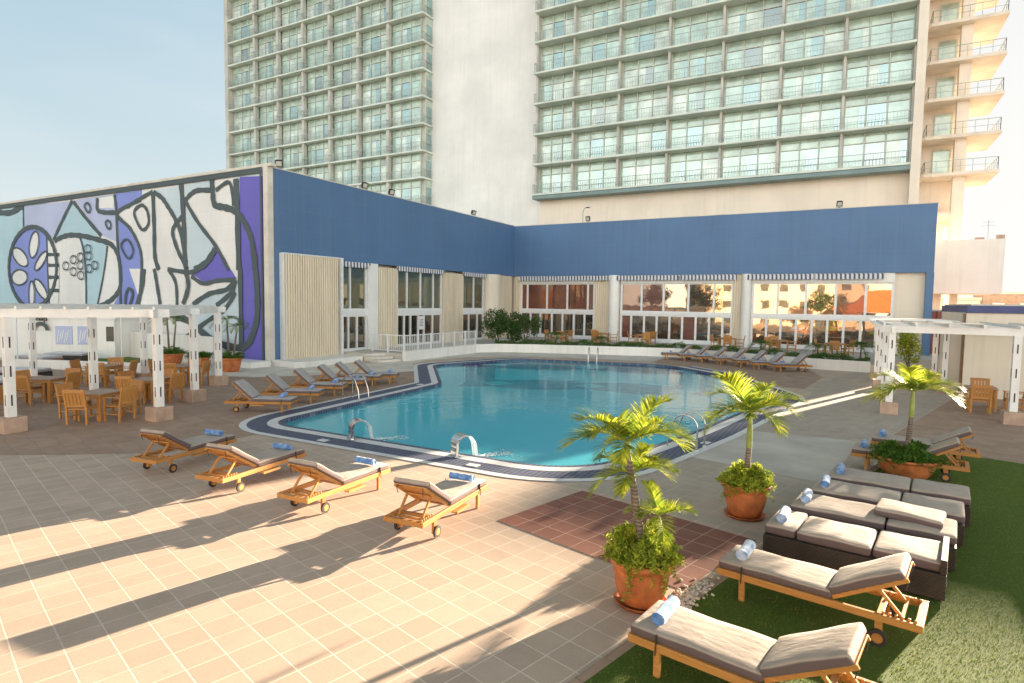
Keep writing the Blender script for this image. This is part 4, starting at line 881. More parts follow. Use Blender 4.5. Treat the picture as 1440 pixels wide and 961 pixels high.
block('apartment_block', 62.6, 51.6, 39, 3, 12.3, 'unseen long cream block added outside the right edge to shade the lawn', M['cream_wall'])  # out of view; placed and sized to cast shade on lawn and paving
# what faces the pavilion across the deck, behind the viewer: seen in its mirror glass
nb_ = block('apartment_block', 14, -52, 34, 9, 9.5, 'cream apartment block with dark windows facing the pavilion', M['cream_wall'])
rs = thing('restaurant_hut', (32, -44, 0), 0, 'low open restaurant with a brown hipped roof facing the pavilion', 'building')
mb = MB(); mb.box(-8, 8, -3, 3, 0, 2.6); mb.build('wall', M['block_pink'], rs)
mb = MB(); mb.add([(-9, -4, 2.6), (9, -4, 2.6), (9, 4, 2.6), (-9, 4, 2.6), (-4, 0, 6.2), (4, 0, 6.2)], [(0, 1, 5, 4), (1, 2, 5), (2, 3, 4, 5), (3, 0, 4), (0, 3, 2, 1)]); mb.build('roof', M['terracotta'], rs)
# ================================================================ OBJECTS
# ---------------------------------------------------------------- plants
def leafcloud(sampler, n, size, asp=.45, up=.3, seed=0, fold=True):
    """n separate leaf blades at points from sampler(r) -> (x,y,z)"""
    r = random.Random(seed); mb = MB()
    for _ in range(n):
        p = Vector(sampler(r)); d = Vector((r.gauss(0, 1), r.gauss(0, 1), r.gauss(up, 1))).normalized()
        s = d.cross(Vector((r.gauss(0, 1), r.gauss(0, 1), r.gauss(0, 1)))).normalized()
        L = size*r.uniform(.6, 1.3); w = L*asp
        mb.add([p, p+d*L*.5+s*w*.5, p+d*L, p+d*L*.5-s*w*.5], [(0, 1, 2, 3)])
    return mb
def frond_mesh(L, rise, droop, n=30, ll=.36, seed=0, width=.03, stem=.5, mi=0):
    """pinnate frond along +x: curved rachis with drooping leaflets both sides"""
    r = random.Random(seed); mb = MB()
    def rp(t):
        return Vector((L*(t-.18*t*t*droop), 0, L*(rise*t-droop*t*t)))
    pts = [rp(i/10) for i in range(11)]; mb.tube(pts, [.014*(1-.75*i/10) for i in range(11)], 5, 1)
    for i in range(n):
        t = .10+.9*i/(n-1); p = rp(t); tg = (rp(min(1, t+.02))-rp(t-.02)).normalized(); q = math.sin(PI*min(1, .22+.74*t))
        l = ll*(.35+.75*q)
        for sd in (-1, 1):
            side = Vector((0, sd, 0)); upv = tg.cross(side)*sd; upv = upv if upv.z > 0 else -upv
            d = (tg*(.5+.5*t)+side*(.9-.35*t)+upv*r.uniform(.25, .75)).normalized()
            lj = l*r.uniform(.85, 1.12); w = width*r.uniform(.8, 1.15); prev = p.copy(); pl_ = None
            s = d.cross(upv).normalized(); vs = []
            for k in range(4):
                u = k/3; dd = d+Vector((0, 0, -1))*(u*u*r.uniform(.5, .9)); c = p+d*lj*u+Vector((0, 0, -1))*lj*.24*u*u
                ww = w*(.5+1.1*u-1.55*u*u) if k < 3 else .002
                vs += [c+s*ww*.5, c-s*ww*.5]
            mb.add(vs, [(0, 1, 3, 2), (2, 3, 5, 4), (4, 5, 7, 6)], 0)
    return mb
FR = [frond_mesh(1.0, .80, .62, 56, .42, 1, .032).mesh('frond', [M['frond'], M['crownshaft']]), frond_mesh(1.0, .55, .68, 56, .44, 2, .032).mesh('frond', [M['frond'], M['crownshaft']]), frond_mesh(1.0, 1.15, .62, 56, .40, 3, .032).mesh('frond', [M['frond'], M['crownshaft']]), frond_mesh(1.0, .25, .72, 52, .42, 4, .032).mesh('frond', [M['frond'], M['crownshaft']])]
FRD = [frond_mesh(1.0, .6, .6, 18, .38, 11, .045).mesh('frond', [M['frond_dark'], M['crownshaft']]), frond_mesh(1.0, .3, .65, 18, .38, 12, .045).mesh('frond', [M['frond_dark'], M['crownshaft']])]
def palm(loc, h, L, nf, lean, label, seed, fr=FR, r0=.045, group=None, shaft=.35, name='palm_tree'):
    r = random.Random(seed); t = thing(name, loc, 0, label, 'palm', group)
    top = Vector((lean[0], lean[1], h)); mb = MB(); P = [Vector((lean[0]*(k/6)**1.4, lean[1]*(k/6)**1.4, h*(1-shaft)*k/6)) for k in range(7)]
    mb.tube(P, [r0*(1.15-.35*k/6) for k in range(7)], 10); mb.build('trunk', M['palm_trunk'], t)
    a = P[-1]; mb = MB(); mb.tube([a-Vector((0, 0, .01)), a.lerp(top, .4), a.lerp(top, .8), top], [r0*.95, r0*.85, r0*.6, r0*.4], 8); mb.build('crownshaft', M['crownshaft'], t)
    for i in range(nf):
        me = fr[(0, 1, 2, 1, 0, 3, 1, 2)[i % 8] % len(fr)]
        o = obj_from('frond', me, t); s = L*r.uniform(.85, 1.15)
        o.location = top-Vector((0, 0, .03)); o.rotation_euler = (r.uniform(-.2, .2), r.uniform(-.12, .12), 2*PI*i/nf+r.uniform(-.25, .25)); o.scale = (s, s*r.uniform(.85, 1.), s)
    return t
def pot(loc, r, h, label, seed=0, saucer=True, soil=True):
    t = thing('plant_pot', loc, seed*.7, label, 'plant pot', 'terracotta planters around the deck')
    z0 = .035 if saucer else 0
    mb = MB(); mb.lathe([(r*.60, z0), (r*.64, z0+.01), (r*.80, z0+h*.35), (r*.90, z0+h*.75), (r*.93, z0+h*.86), (r*1.0, z0+h*.88), (r*1.02, z0+h*.93), (r*1.0, z0+h), (r*.93, z0+h), (r*.90, z0+h*.88), (r*.80, z0+h*.5)], 40)
    mb.add([(r*.6*math.cos(k*PI/20), r*.6*math.sin(k*PI/20), z0) for k in range(40)], [tuple(range(40))[::-1]])
    mb.build('pot_body', M['terracotta'], t, fix=False)
    if saucer:
        mb = MB(); mb.lathe([(0, 0), (r*.72, 0), (r*.82, .045), (r*.85, .05), (r*.83, .055), (r*.72, .02), (0, .02)], 40); mb.build('saucer', M['terracotta'], t, fix=False)
    mb = MB(); mb.lathe([(r*.90, z0+h*.86), (r*.5, z0+h*.89), (0, z0+h*.9)], 30); mb.build('soil', M['soil'], t, fix=False)
    return z0+h*.88
def fern(loc, R0, H, n, label, seed, mat, spill=.25, name='fern'):
    """asparagus fern: many arching stems with fine needles, trailing over the rim"""
    r = random.Random(seed); mb = MB()
    for i in range(n):
        a = r.uniform(0, 2*PI); q = r.uniform(.15, 1)**.6; L = R0*q; hh = H*r.uniform(.35, 1.3)*(1.2-q*.62)*(.8+.3*math.sin(a*3+seed)); dr = spill*max(0, q-.55)*(1.5*r.uniform(.5, 1.5) if r.random() < .10 else .25)
        p0 = Vector((math.cos(a)*R0*.2*q, math.sin(a)*R0*.2*q, 0)); k = 9
        P = [p0+Vector((math.cos(a)*L*u, math.sin(a)*L*u, hh*math.sin(min(1, u*1.25)*PI*.62)-dr*u*u*1.6)) for u in [j/(k-1) for j in range(k)]]
        for j in range(1, k):
            for m in range(9):
                c = P[j-1].lerp(P[j], r.random()); d = Vector((r.gauss(0, 1), r.gauss(0, 1), r.gauss(.1, .8))).normalized(); s = d.cross(Vector((r.gauss(0, 1), r.gauss(0, 1), 1))).normalized()
                l = r.uniform(.035, .075); w = .010
                mb.add([c, c+d*l*.5+s*w, c+d*l, c+d*l*.5-s*w], [(0, 1, 2, 3)])
    o = mb.build(name, mat, fix=False); o.location = loc; tag(o, label, 'plant'); return o
# pot 1
P1 = (23.42, -13.83); z = pot((*P1, 0), .36, .52, 'terracotta pot with saucer beside the nearest lounger corner of the lawn', 1)
palm((*P1, z), 1.38, .68, 11, (-.19, -.03), 'tall palm with a full yellow green crown in the nearest pot', 5, r0=.044, shaft=.12)
palm((P1[0]-.09, P1[1]+.12, z), .98, .50, 8, (-.10, .06), 'shorter palm stem leaning beside the tall one in the nearest pot', 6, r0=.034, shaft=.2)
palm((P1[0]+.07, P1[1]+.16, z), .50, .46, 6, (.05, .06), 'small young palm low behind the trunks in the nearest pot', 8, r0=.024, shaft=.3)
fern((*P1, z+.02), .385, .33, 330, 'bushy yellow green fern spilling over the nearest pot', 4, M['fern'], .30)
P2 = (24.02, -10.2); z = pot((*P2, 0), .375, .52, 'terracotta pot with saucer between red tiles and the wicker daybeds', 2)
palm((*P2, z), 1.22, .86, 10, (.02, .05), 'single stem palm with wide crown in the pot by the wicker daybeds', 9, r0=.05, shaft=.48)
fern((*P2, z+.02), .39, .29, 320, 'yellow green fern filling the pot by the wicker daybeds', 14, M['fern'], .32)
P3 = (26.5, -5.95); z = pot((*P3, 0), .58, .40, 'wide terracotta bowl between the two far right loungers and the daybeds', 3, saucer=False)
palm((*P3, z-.02), 1.42, .80, 10, (.04, .0), 'slim palm rising from the wide bowl on the lawn', 10, r0=.05, shaft=.38)
fern((*P3, z), .60, .30, 420, 'deep green fern heaped in the wide bowl on the lawn', 24, M['fern_green'], .3)
# pots by the mural
for i, (x, y, r_, hh, s, lb) in enumerate([(-4.2, -2.55, .62, .6, 0, 'terracotta pot with two thin palms in front of the low white wall'), (-2.2, -2.35, .5, .5, 0, 'smaller terracotta pot behind the pergola, left of its last post'), (.55, -2.6, .5, .66, 0, 'terracotta pot at the foot of the purple mural end')]):
    z = pot((x, y, 0), r_, hh, lb, 5+i, saucer=False)
    fern((x, y, z), r_*1.15, .34, 130, ['green fern in the pot with two thin palms', 'green fern in the smaller pot behind the pergola', 'green fern in the pot under the purple mural end'][i], 40+i, M['fern_green'], .1)
    if i != 1:
        palm((x-.14, y, z), 1.85, .8, 7, (-.1, 0), ['left thin palm of the pair before the low white wall', '', 'taller thin palm in the pot under the mural end'][i], 50+i, FRD, .05, shaft=.2)
        palm((x+.16, y+.05, z), 1.55 if i else 1.8, .7, 7, (.12, .05), ['right thin palm of the pair before the low white wall', '', 'shorter thin palm in the pot under the mural end'][i], 60+i, FRD, .045, shaft=.2)
# shrubs and hedge on the terrace
def shrub(loc, rx, ry, h, n, label, seed, mat, size=.16, name='shrub', trunk=True, group=None):
    t = thing(name, loc, 0, label, 'shrub', group); r = random.Random(seed)
    cl = [(r.uniform(-.6, .6)*rx, r.uniform(-.6, .6)*ry, h*r.uniform(.35, .8), r.uniform(.3, .5)) for _ in range(11)]
    def smp(q):
        cx, cy, cz, s = q.choice(cl); d = Vector((q.gauss(0, 1), q.gauss(0, 1), q.gauss(0, 1))).normalized()*q.uniform(.55, 1)**.5
        return (cx+d.x*rx*s, cy+d.y*ry*s, max(.05, cz+d.z*h*s*.62))
    leafcloud(smp, n, size, .5, .4, seed).build('foliage', mat, t, fix=False)
    if trunk:
        mb = MB()
        for k in range(4):
            a = k*1.7; mb.tube([(0.05*k, 0, 0), (math.cos(a)*rx*.25, math.sin(a)*ry*.25, h*.35), (math.cos(a)*rx*.5, math.sin(a)*ry*.5, h*.7)], [.035, .025, .012], 6)
        mb.build('stem', M['palm_trunk'], t)
    return t
shrub((3.75, 16.1, .42), 1.2, 1.0, 2.35, 3200, 'large glossy shrub at the end of the white railing', 70, M['bush'])
shrub((5.5, 16.8, .42), 1.25, 1.0, 2.3, 3200, 'large dark shrub right of the railing shrub, behind the pool', 71, M['bush'])
shrub((28.3, 19.6, 0), .7, .7, 2.3, 1800, 'bright yellow green shrub behind the white pergola posts', 72, M['bush_yellow'], .15)
mb_pts = [(4.4, 14.7), (7.0, 16.1), (11, 17.6), (15.6, 19.1), (19.0, 18.3), (22, 17.2), (24, 16.5), (26.4, 16.35)]
hl = [math.dist(mb_pts[i], mb_pts[i+1]) for i in range(7)]
def hs(q):
    d = q.random()*sum(hl); i = 0
    while d > hl[i]: d -= hl[i]; i += 1
    a, b = Vector(mb_pts[i]), Vector(mb_pts[i+1]); t = (b-a).normalized(); nn = Vector((-t.y, t.x)); p = a+t*d+nn*q.uniform(-.15, .75)
    hh = .30+.10*math.sin(p.x*2.1)+.07*math.sin(p.x*5.3)
    return (p.x, p.y, .44+hh*q.random()**.6)
hd = leafcloud(hs, 16000, .10, .5, .5, 77).build('ground_cover', M['hedge'], fix=False); tag(hd, 'low green ground cover planted along the terrace wall', 'ground cover', kind='stuff')
for i, (x, y, h, L, lb) in enumerate([(7.6, 17.6, 1.0, .95, 'small bushy palm on the terrace right of the dark shrubs'), (10.6, 18.4, .75, .8, 'low feathery palm on the terrace by the wide column'), (20.8, 18.4, .95, .8, 'small palm on the terrace behind the middle blue loungers'), (23.9, 17.4, .95, .8, 'small palm on the terrace behind the last blue lounger'), (26.0, 17.0, 1.25, .95, 'feathery palm on the terrace beside the pergola post')]):
    palm((x, y, .42), h*.75, L, 11, (.03, 0), lb, 90+i, FRD, .05, shaft=.2)

# ---------------------------------------------------------------- pergolas
def post(t, x, y, ztop, blk=(.25, .38), name='post'):
    p = bpy.data.objects.new('x', None); bpy.data.objects.remove(p)
    mb = MB(); w = .095; zb = blk[1]
    # a box post with slot openings: two planks, spacers and dark slots on the faces
    mb.box(x-w, x+w, y-w, y+w, zb, ztop)
    sl = mb
    z = zb+.28
    while z < ztop-.35:
        for (a, b, c, d) in ((x-.017, x+.017, y-w-.004, y-w+.01), (x-.017, x+.017, y+w-.01, y+w+.004), (x-w-.004, x-w+.01, y-.017, y+.017), (x+w-.01, x+w+.004, y-.017, y+.017)): sl.box(a, b, c, d, z, z+.27, 1)
        z += .72
    mb.build(name, [M['pergola_white'], M['soil']], t)
    mb = MB(); mb.box(x-blk[0], x+blk[0], y-blk[0], y+blk[0], 0, blk[1]); mb.build('post_block', M['block_pink'], t, bevel=.012)
pg = thing('pergola', (6, -9, 0), 0, 'white pergola over the wooden dining tables by the mural', 'pergola')
def loc(p): return (p[0]-6, p[1]+9)
LP = [(8.84, -10.77), (7.3, -13.55), (6.7, -8.35), (4.05, -5.65), (4.63, -10.36), (1.13, -6.84), (-1.2, -9.6), (2.4, -13.2)]
for p in LP:
    m_ = MB(); post(pg, *loc(p), 2.86)
def beam(t, a, b, z, w=.09, h=.2, ext=0., name='beam', mat='pergola_white'):
    a, b = Vector((*a, z)), Vector((*b, z)); d = (b-a).normalized(); m = MB(); m.bar(a-d*ext, b+d*ext, w, h); return m.build(name, M[mat], t, bevel=.006)
A, B_, C, D = loc((8.84, -10.77)), loc((5.3, -17.1)), loc((4.05, -5.65)), loc((.9, -12.0))
E1 = (Vector(C)-Vector(A)).normalized(); E2 = (Vector(B_)-Vector(A)).normalized()
beam(pg, A, B_, 2.95, .10, .22, .3); beam(pg, A, C, 2.952, .10, .216, .45)
q1 = Vector(loc((4.63, -10.36))); q2 = Vector(loc((1.13, -6.84)))
beam(pg, q1-(q2-q1)*0-Vector(E1)*0, q2, 2.948, .10, .21, .4); beam(pg, C, loc((-1.2, -9.6)), 2.946, .10, .21, .3); beam(pg, loc((6.7, -8.35)), loc((2.4, -13.2)), 2.944, .10, .2, .2)
beam(pg, loc((2.4, -13.2)), loc((-1.2, -9.6)), 2.95, .10, .2, .4)
for i in range(16):
    f = i/15; a = Vector(A).lerp(Vector(B_), f); 
    a2 = a-E1*.25; b2 = a+E1*6.6; m = MB(); m.bar((*a2, 3.09), (*b2, 3.09), .045, .07); m.build('slat', M['pergola_white'], pg)
pr = thing('pergola', (26.6, 2.3, 0), 0, 'white pergola on square posts beside the cream pool house', 'pergola')
RP = [(0, 0), (0, 3.3), (0, 6.7), (0, 10.0), (3.12, 0), (2.2, 6.7), (2.2, 10.0), (6.3, 0)]
for p in RP: post(pr, *p, 2.62)
beam(pr, (0, 0), (6.3, 0), 2.72, .10, .22, .35); beam(pr, (0, 0), (0, 10.0), 2.718, .10, .215, .35); beam(pr, (2.2, 5.7), (2.2, 10.0), 2.716, .10, .21, .3); beam(pr, (0, 10.0), (2.2, 10.0), 2.714, .1, .21, .35); beam(pr, (0, 5.4), (6.3, 5.4), 2.713, .1, .21, .35)
for i in range(9):
    x = -.25+i*.84; m = MB(); m.bar((x, -.45, 2.87), (x, 5.75, 2.87), .05, .09); m.build('slat', M['pergola_white'], pr)
for i in range(8):
    y = 6.0+i*.6; m = MB(); m.bar((-.4, y, 2.87), (2.5, y, 2.87), .05, .09); m.build('slat', M['pergola_white'], pr)
for a, b in (((.9, -.25), (2.3, .15)), ((3.6, -.2), (4.6, .2)), ((-.2, 1.0), (1.0, 1.5)), ((4.6, 1.0), (6.0, 1.6))):
    m = MB(); m.box(a[0], b[0], a[1], b[1], 2.925, 2.955); m.build('roof_board', M['concrete_light'], pr)

# ---------------------------------------------------------------- loungers
def cached(fn, *a): return fn(*a)
def make_lounger(back_deg=33, cmat='cushion', label='', hinge=-.20, blen=.74, seat_split=False):
    t = thing('sun_lounger', (0, 0, 0), 0, label, 'sun lounger')
    W = M['teak']
    mb = MB()
    for s in (-1, 1): mb.box(-1.0, 1.0, s*.31-.02, s*.31+.02, .25, .325)
    mb.box(.96, 1.0, -.29, .29, .252, .323); mb.box(-1.0, -.93, -.29, .29, .252, .323); mb.box(-.66, -.60, -.29, .29, .255, .30)
    for i in range(15):
        x = .90-i*.075
        if x > hinge+.02: mb.box(x-.028, x+.028, -.29, .29, .305, .322)
    for s in (-1, 1):
        for k in range(6): mb.box(-.95+k*.055, -.925+k*.055, s*.27-.012, s*.27+.012, .30, .345)
    mb.build('frame', W, t, bevel=.004)
    for s in (-1, 1):
        m = MB(); m.box(.69, .75, s*.285-.022, s*.285+.022, 0, .25); m.build('leg', W, t, bevel=.004)
        m = MB(); m.box(-.665, -.595, s*.285-.02, s*.285+.02, .05, .25); lg = m.build('leg', W, t, bevel=.004)
        m = MB(); c = Vector((-.63, s*.335, .085))
        N_ = 20; r_ = .085
        for (ra, wd, mi) in ((r_, .016, 0), (.05, .019, 1)):
            vs = []; 
            for k in range(N_): a = 2*PI*k/N_; vs += [(c.x+ra*math.cos(a), c.y-wd, c.z+ra*math.sin(a)), (c.x+ra*math.cos(a), c.y+wd, c.z+ra*math.sin(a))]
            m.add(vs, [(2*k, 2*k+1, (2*k+3) % (2*N_), (2*k+2) % (2*N_)) for k in range(N_)]+[tuple(range(0, 2*N_, 2)), tuple(range(1, 2*N_, 2))], mi)
        m.build('wheel', [M['rubber'], W], t)
    # ratchet rails and prop of the raised back
    b = R(back_deg); hx, hz = hinge, .335; dx, dz = -math.cos(b), math.sin(b)
    at = lambda d, o=0.: (hx+dx*d+dz*o, hz+dz*d-dx*o)        # along the back, offset square to it
    m = MB()
    for s in (-1, 1):
        p, q = at(0), at(blen+.02); m.bar((p[0], s*.25, p[1]), (q[0], s*.25, q[1]), .035, .04)
    for i in range(9):
        p = at(.04+i*blen/8.6, .018); m.bar((p[0], -.27, p[1]), (p[0], .27, p[1]), .055, .016, up=(dz, 0, -dx))
    m.build('backrest', W, t, bevel=.003)
    m = MB(); p = at(blen*.62); 
    for s in (-1, 1): m.bar((p[0], s*.20, p[1]-.02), (-.82, s*.20, .30), .03, .03)
    m.bar((-.82, -.26, .30), (-.82, .26, .30), .03, .03); m.bar((p[0], -.2, p[1]-.02), (p[0], .2, p[1]-.02), .025, .025)
    m.build('prop', W, t)
    m = MB()
    for s in (-1,): m.box(-.18, .22, s*.36-.05, s*.36+.05, .215, .235); m.box(-.18, .22, s*.41-.006, s*.41+.006, .21, .25)
    m.build('side_tray', W, t)
    c_ = M[cmat]
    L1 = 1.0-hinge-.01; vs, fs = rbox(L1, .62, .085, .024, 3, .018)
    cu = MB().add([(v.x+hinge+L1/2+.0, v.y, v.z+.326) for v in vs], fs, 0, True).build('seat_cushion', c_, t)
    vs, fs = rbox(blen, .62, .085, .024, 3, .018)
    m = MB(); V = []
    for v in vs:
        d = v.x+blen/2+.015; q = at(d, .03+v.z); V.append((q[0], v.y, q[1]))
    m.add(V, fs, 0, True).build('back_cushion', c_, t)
    for s in (-1, 1):
        m = MB(); m.bar((.72, s*.318, .30), (.72, s*.318, .41), .03, .008, up=(1, 0, 0)); m.tube([(.72, s*.325, .36), (.715, s*.345, .30), (.72, s*.34, .22)], .007, 5); m.build('strap', M['dark_strap'], t)
        m = MB(); q = at(blen-.02, .02); m.tube([(q[0], s*.2, q[1]+.02), (q[0]-.04, s*.22, q[1]-.03), (q[0]-.02, s*.21, q[1]-.12)], .006, 5); m.build('tie', M['dark_strap'], t)
    return t
def towel_roll(L=.40, r=.068, seed=0, mat='towel'):
    rr = random.Random(seed); m = MB(); n = 64; P = []
    turns = 2.6
    # spiral section extruded across the lounger
    sec = []
    for k in range(n):
        a = 2*PI*turns*k/(n-1); q = r*(.22+.78*k/(n-1)); sec.append((q*math.cos(a), q*math.sin(a)*.92+r*.92))
    ys = [-.5+i/6 for i in range(7)]
    vs = [(x+.004*math.sin(y*13+k*.4), y*L, z+.003*math.sin(y*17+k*.2)) for y in ys for k, (x, z) in enumerate(sec)]
    fs = [(i*n+k, i*n+k+1, (i+1)*n+k+1, (i+1)*n+k) for i in range(6) for k in range(n-1)]
    m.add(vs, fs, 0, True)
    for sy in (-1, 1):     # filled ends, set back a little
        y = sy*L*.485; ring_ = [(x*.93, y, r*.92+(z-r*.92)*.93) for x, z in [(r*math.cos(t), r*.92+r*.92*math.sin(t)) for t in [2*PI*i/20 for i in range(20)]]]
        m.add(ring_, [tuple(range(20)) if sy < 0 else tuple(range(20))[::-1]], 0)
    me = m.mesh('towel', M[mat]); 
    return me
TW_ = [towel_roll(.42, .07, 1), towel_roll(.40, .066, 2)]; TWP = [towel_roll(.40, .072, 3, 'towel_pale')]
def towel(x, y, z, rz, label, me, group=None):
    o = obj_from('rolled_towel', me); o.location = (x, y, z); o.rotation_euler = (0, 0, rz); tag(o, label, 'towel', group); return o
def on_lounger(c, rz, lx, ly=0., z=.415):
    return (c[0]+math.cos(rz)*lx-math.sin(rz)*ly, c[1]+math.sin(rz)*lx+math.cos(rz)*ly, z)
G0 = 'wooden sun loungers with wheels'
near = make_lounger(30, 'cushion', '')
rows = [  # x, y, heading, label
 (24.72, -14.93, 170.5, 'nearest teak lounger with taupe cushion at the bottom edge of the lawn'),
 (25.17, -13.04, 170.5, 'teak lounger on the lawn between the nearest lounger and the wicker daybeds'),
 (26.55, -5.72, 174, 'lounger half hidden behind the wide fern bowl on the lawn'),
 (26.95, -4.22, 174, 'lounger farthest along the lawn, beyond the fern bowl')]
for i, (x, y, a, lb) in enumerate(rows): place(near, i > 0, (x, y, .012), R(a), lb, 'teak loungers on the lawn')
mid = make_lounger(33, 'cushion', '')
rows2 = [(19.93, -12.9, 95, 'rightmost of the four wheeled loungers facing the pool, nearest the red tiles'),
 (17.86, -13.0, 92, 'second from the right of four wheeled loungers facing the pool, cushion in sun'),
 (15.78, -13.05, 96, 'second from the left of four wheeled loungers facing the pool'),
 (13.62, -13.0, 100, 'leftmost of the four wheeled loungers facing the pool, in shade')]
for i, (x, y, a, lb) in enumerate(rows2): place(mid, i > 0, (x, y, .006), R(a), lb, 'four wheeled loungers facing the pool')
lrow = make_lounger(42, 'cushion_cool', '')
LR = [(9.94, -8.3), (9.37, -6.7), (8.86, -5.13), (8.55, -3.75), (8.3, -2.62), (8.35, -1.62)]
nm = ['first and nearest', 'second', 'third', 'fourth', 'fifth', 'sixth and farthest']
for i, (x, y) in enumerate(LR): place(lrow, i > 0, (x, y, .006), R(29+2*math.sin(i*2)), f'{nm[i]} lounger of the left row between mural corner and pool', 'row of loungers on the left of the pool')
RR = [(16.25, 17.0), (17.35, 16.75), (18.45, 16.35), (19.6, 15.75), (20.75, 15.15), (21.75, 14.45), (22.85, 13.95)]
nr = ['leftmost', 'second from left', 'third from left', 'middle', 'third from right', 'second from right', 'rightmost']
for i, (x, y) in enumerate(RR): place(lrow, True, (x, y, .006), R(206+1.5*i), f'{nr[i]} lounger of the seven by the planted terrace wall', 'row of seven loungers by the terrace wall')
k = 0
TL = [(rows[0], 'rolled blue towel on the nearest lounger', TW_[0], .78), (rows[1], 'pale blue rolled towel on the lounger beside the wicker daybeds', TWP[0], .78), (rows[2], 'blue towel on the lounger half hidden by the fern bowl', TW_[1], .80), (rows[3], 'blue towel on the farthest lawn lounger', TW_[0], .80)]
for (x, y, a, lb), l2, me, lx in TL: towel(*on_lounger((x, y), R(a), lx, .0, .437), R(a+4), l2, me)
for (x, y, a, lb), l2, me in zip(rows2, ['blue towel on the rightmost of the four wheeled loungers', 'blue towel on the sunlit second wheeled lounger from the right', 'blue towel on the second wheeled lounger from the left', 'blue towel on the leftmost wheeled lounger'], [TW_[0], TW_[0], TW_[1], TW_[0]]):
    towel(*on_lounger((x, y), R(a), .70, .0, .431), R(a-2), l2, me)
for i, (x, y) in enumerate(LR): towel(*on_lounger((x, y), R(29), .66, 0, .431), R(31), f'blue towel on the {nm[i]} lounger of the left row', TW_[i % 2], 'towels on the left row')
for i, (x, y) in enumerate(RR): towel(*on_lounger((x, y), R(206), .45, 0, .431), R(200), f'blue towel on the {nr[i]} lounger by the terrace wall', TW_[i % 2], 'towels on the row by the terrace wall')

# ---------------------------------------------------------------- wicker daybeds
def daybed(x, y, rz, label, kind=0, cmat='cushion'):
    """wicker base 2.0 x 1.0 m; local -x is the head end away from the paving"""
    t = thing('wicker_daybed', (x, y, .012), rz, label, 'daybed', 'wicker daybeds side by side on the lawn')
    m = MB(); m.box(-1.0, 1.0, -.485, .485, .03, .33); m.build('wicker_base', M['wicker'], t, bevel=.012)
    m = MB()
    for a in (-.93, .93):
        for b in (-.42, .42): m.box(a-.03, a+.03, b-.03, b+.03, 0, .03)
    m.build('foot', M['black_metal'], t)
    c = M[cmat]
    def cush(x0, x1, z, h=.12, w=.80, name='cushion', rot=0., y0=0., tilt=0.):
        vs, fs = rbox(x1-x0, w, h, .035, 3, .02); ca, sa = math.cos(rot), math.sin(rot)
        V = []
        for v in vs:
            px, py = v.x, v.y; V.append(((x0+x1)/2+px*ca-py*sa, y0+px*sa+py*ca, z+v.z+tilt*px))
        return MB().add(V, fs, 0, True).build(name, c, t)
    if kind == 0:
        cush(-.20, 1.0, .331, name='seat_cushion'); cush(-1.0, -.22, .331, name='back_cushion')
    elif kind == 1:      # head cushion doubled, the loose one pushed askew
        cush(-.20, 1.0, .331, name='seat_cushion'); cush(-1.0, -.22, .331, name='back_cushion'); cush(-.86, -.06, .46, .10, .62, 'loose_cushion', R(-3), -.10, .03)
    else:                # nearest one: narrower loose cushions, strip of base showing
        cush(.62, 1.0, .331, .12, .84, 'foot_cushion', 0, .02); cush(-.24, .60, .331, .12, .78, 'seat_cushion', 0, .06); cush(-1.0, -.26, .331, .12, .8, 'back_cushion', 0, .03)
        m = MB(); m.box(-1.0, -.94, -.46, .46, .33, .50); m.build('wicker_rim', M['wicker'], t)
    return t
DB = [(25.53, -11.47, 172, 'nearest wicker daybed with loose sunlit cushions', 2), (25.75, -10.44, 172.5, 'second wicker daybed with an extra loose cushion on its head end', 1), (25.97, -9.42, 173, 'third wicker daybed with flat taupe cushions', 0), (26.18, -8.40, 173.5, 'wicker daybed beside the wide fern bowl', 0)]
for x, y, a, lb, kd in DB: daybed(x, y, R(a), lb, kd)
for (x, y, a, lb, kd), l2, me in zip(DB, ['pale blue towel on the nearest wicker daybed', 'blue and white towel on the second wicker daybed', 'blue towel on the third wicker daybed', 'blue towel on the wicker daybed beside the fern bowl'], [TWP[0], TWP[0], TW_[0], TW_[1]]):
    towel(*on_lounger((x, y), R(a), .84, .05 if kd != 2 else .1, .475), R(a+6), l2, me)

# ---------------------------------------------------------------- teak tables and chairs
def make_chair():
    t = thing('armchair', (0, 0, 0), 0, '', 'chair'); W = M['teak']      # faces +x
    m = MB(); m.box(-.24, .26, -.245, .245, .395, .42)
    for i in range(6): m.box(-.23+i*.082, -.165+i*.082, -.25, .25, .421, .437)
    m.build('seat', W, t, bevel=.003)
    for x, y, z in ((.23, -.25, .64), (.23, .25, .64)):
        m = MB(); m.box(x-.025, x+.025, y-.025, y+.025, 0, z); m.build('leg', W, t, bevel=.003)
    for y in (-.25, .25):
        m = MB(); m.bar((-.24, y, 0), (-.25, y, .43), .05, .05, up=(1, 0, 0)); m.bar((-.25, y, .43), (-.34, y, .92), .05, .045, up=(1, 0, 0)); m.build('leg', W, t)
        m = MB(); m.box(-.29, .29, y-.035, y+.035, .641, .663); m.build('armrest', W, t, bevel=.004)
    m = MB(); m.bar((-.34, -.28, .90), (-.34, .28, .90), .035, .09); m.bar((-.262, -.23, .50), (-.262, .23, .50), .03, .05)
    for i in range(5):
        y = -.184+i*.092; m.bar((-.265, y, .50), (-.333, y, .87), .078, .014, up=(1, 0, 0))
    m.build('backrest', W, t)
    m = MB(); m.box(.21, .235, -.23, .23, .34, .39); m.bar((-.245, -.25, .2), (.23, -.25, .2), .03, .03); m.bar((-.245, .25, .2), (.23, .25, .2), .03, .03); m.build('stretcher', W, t)
    return t
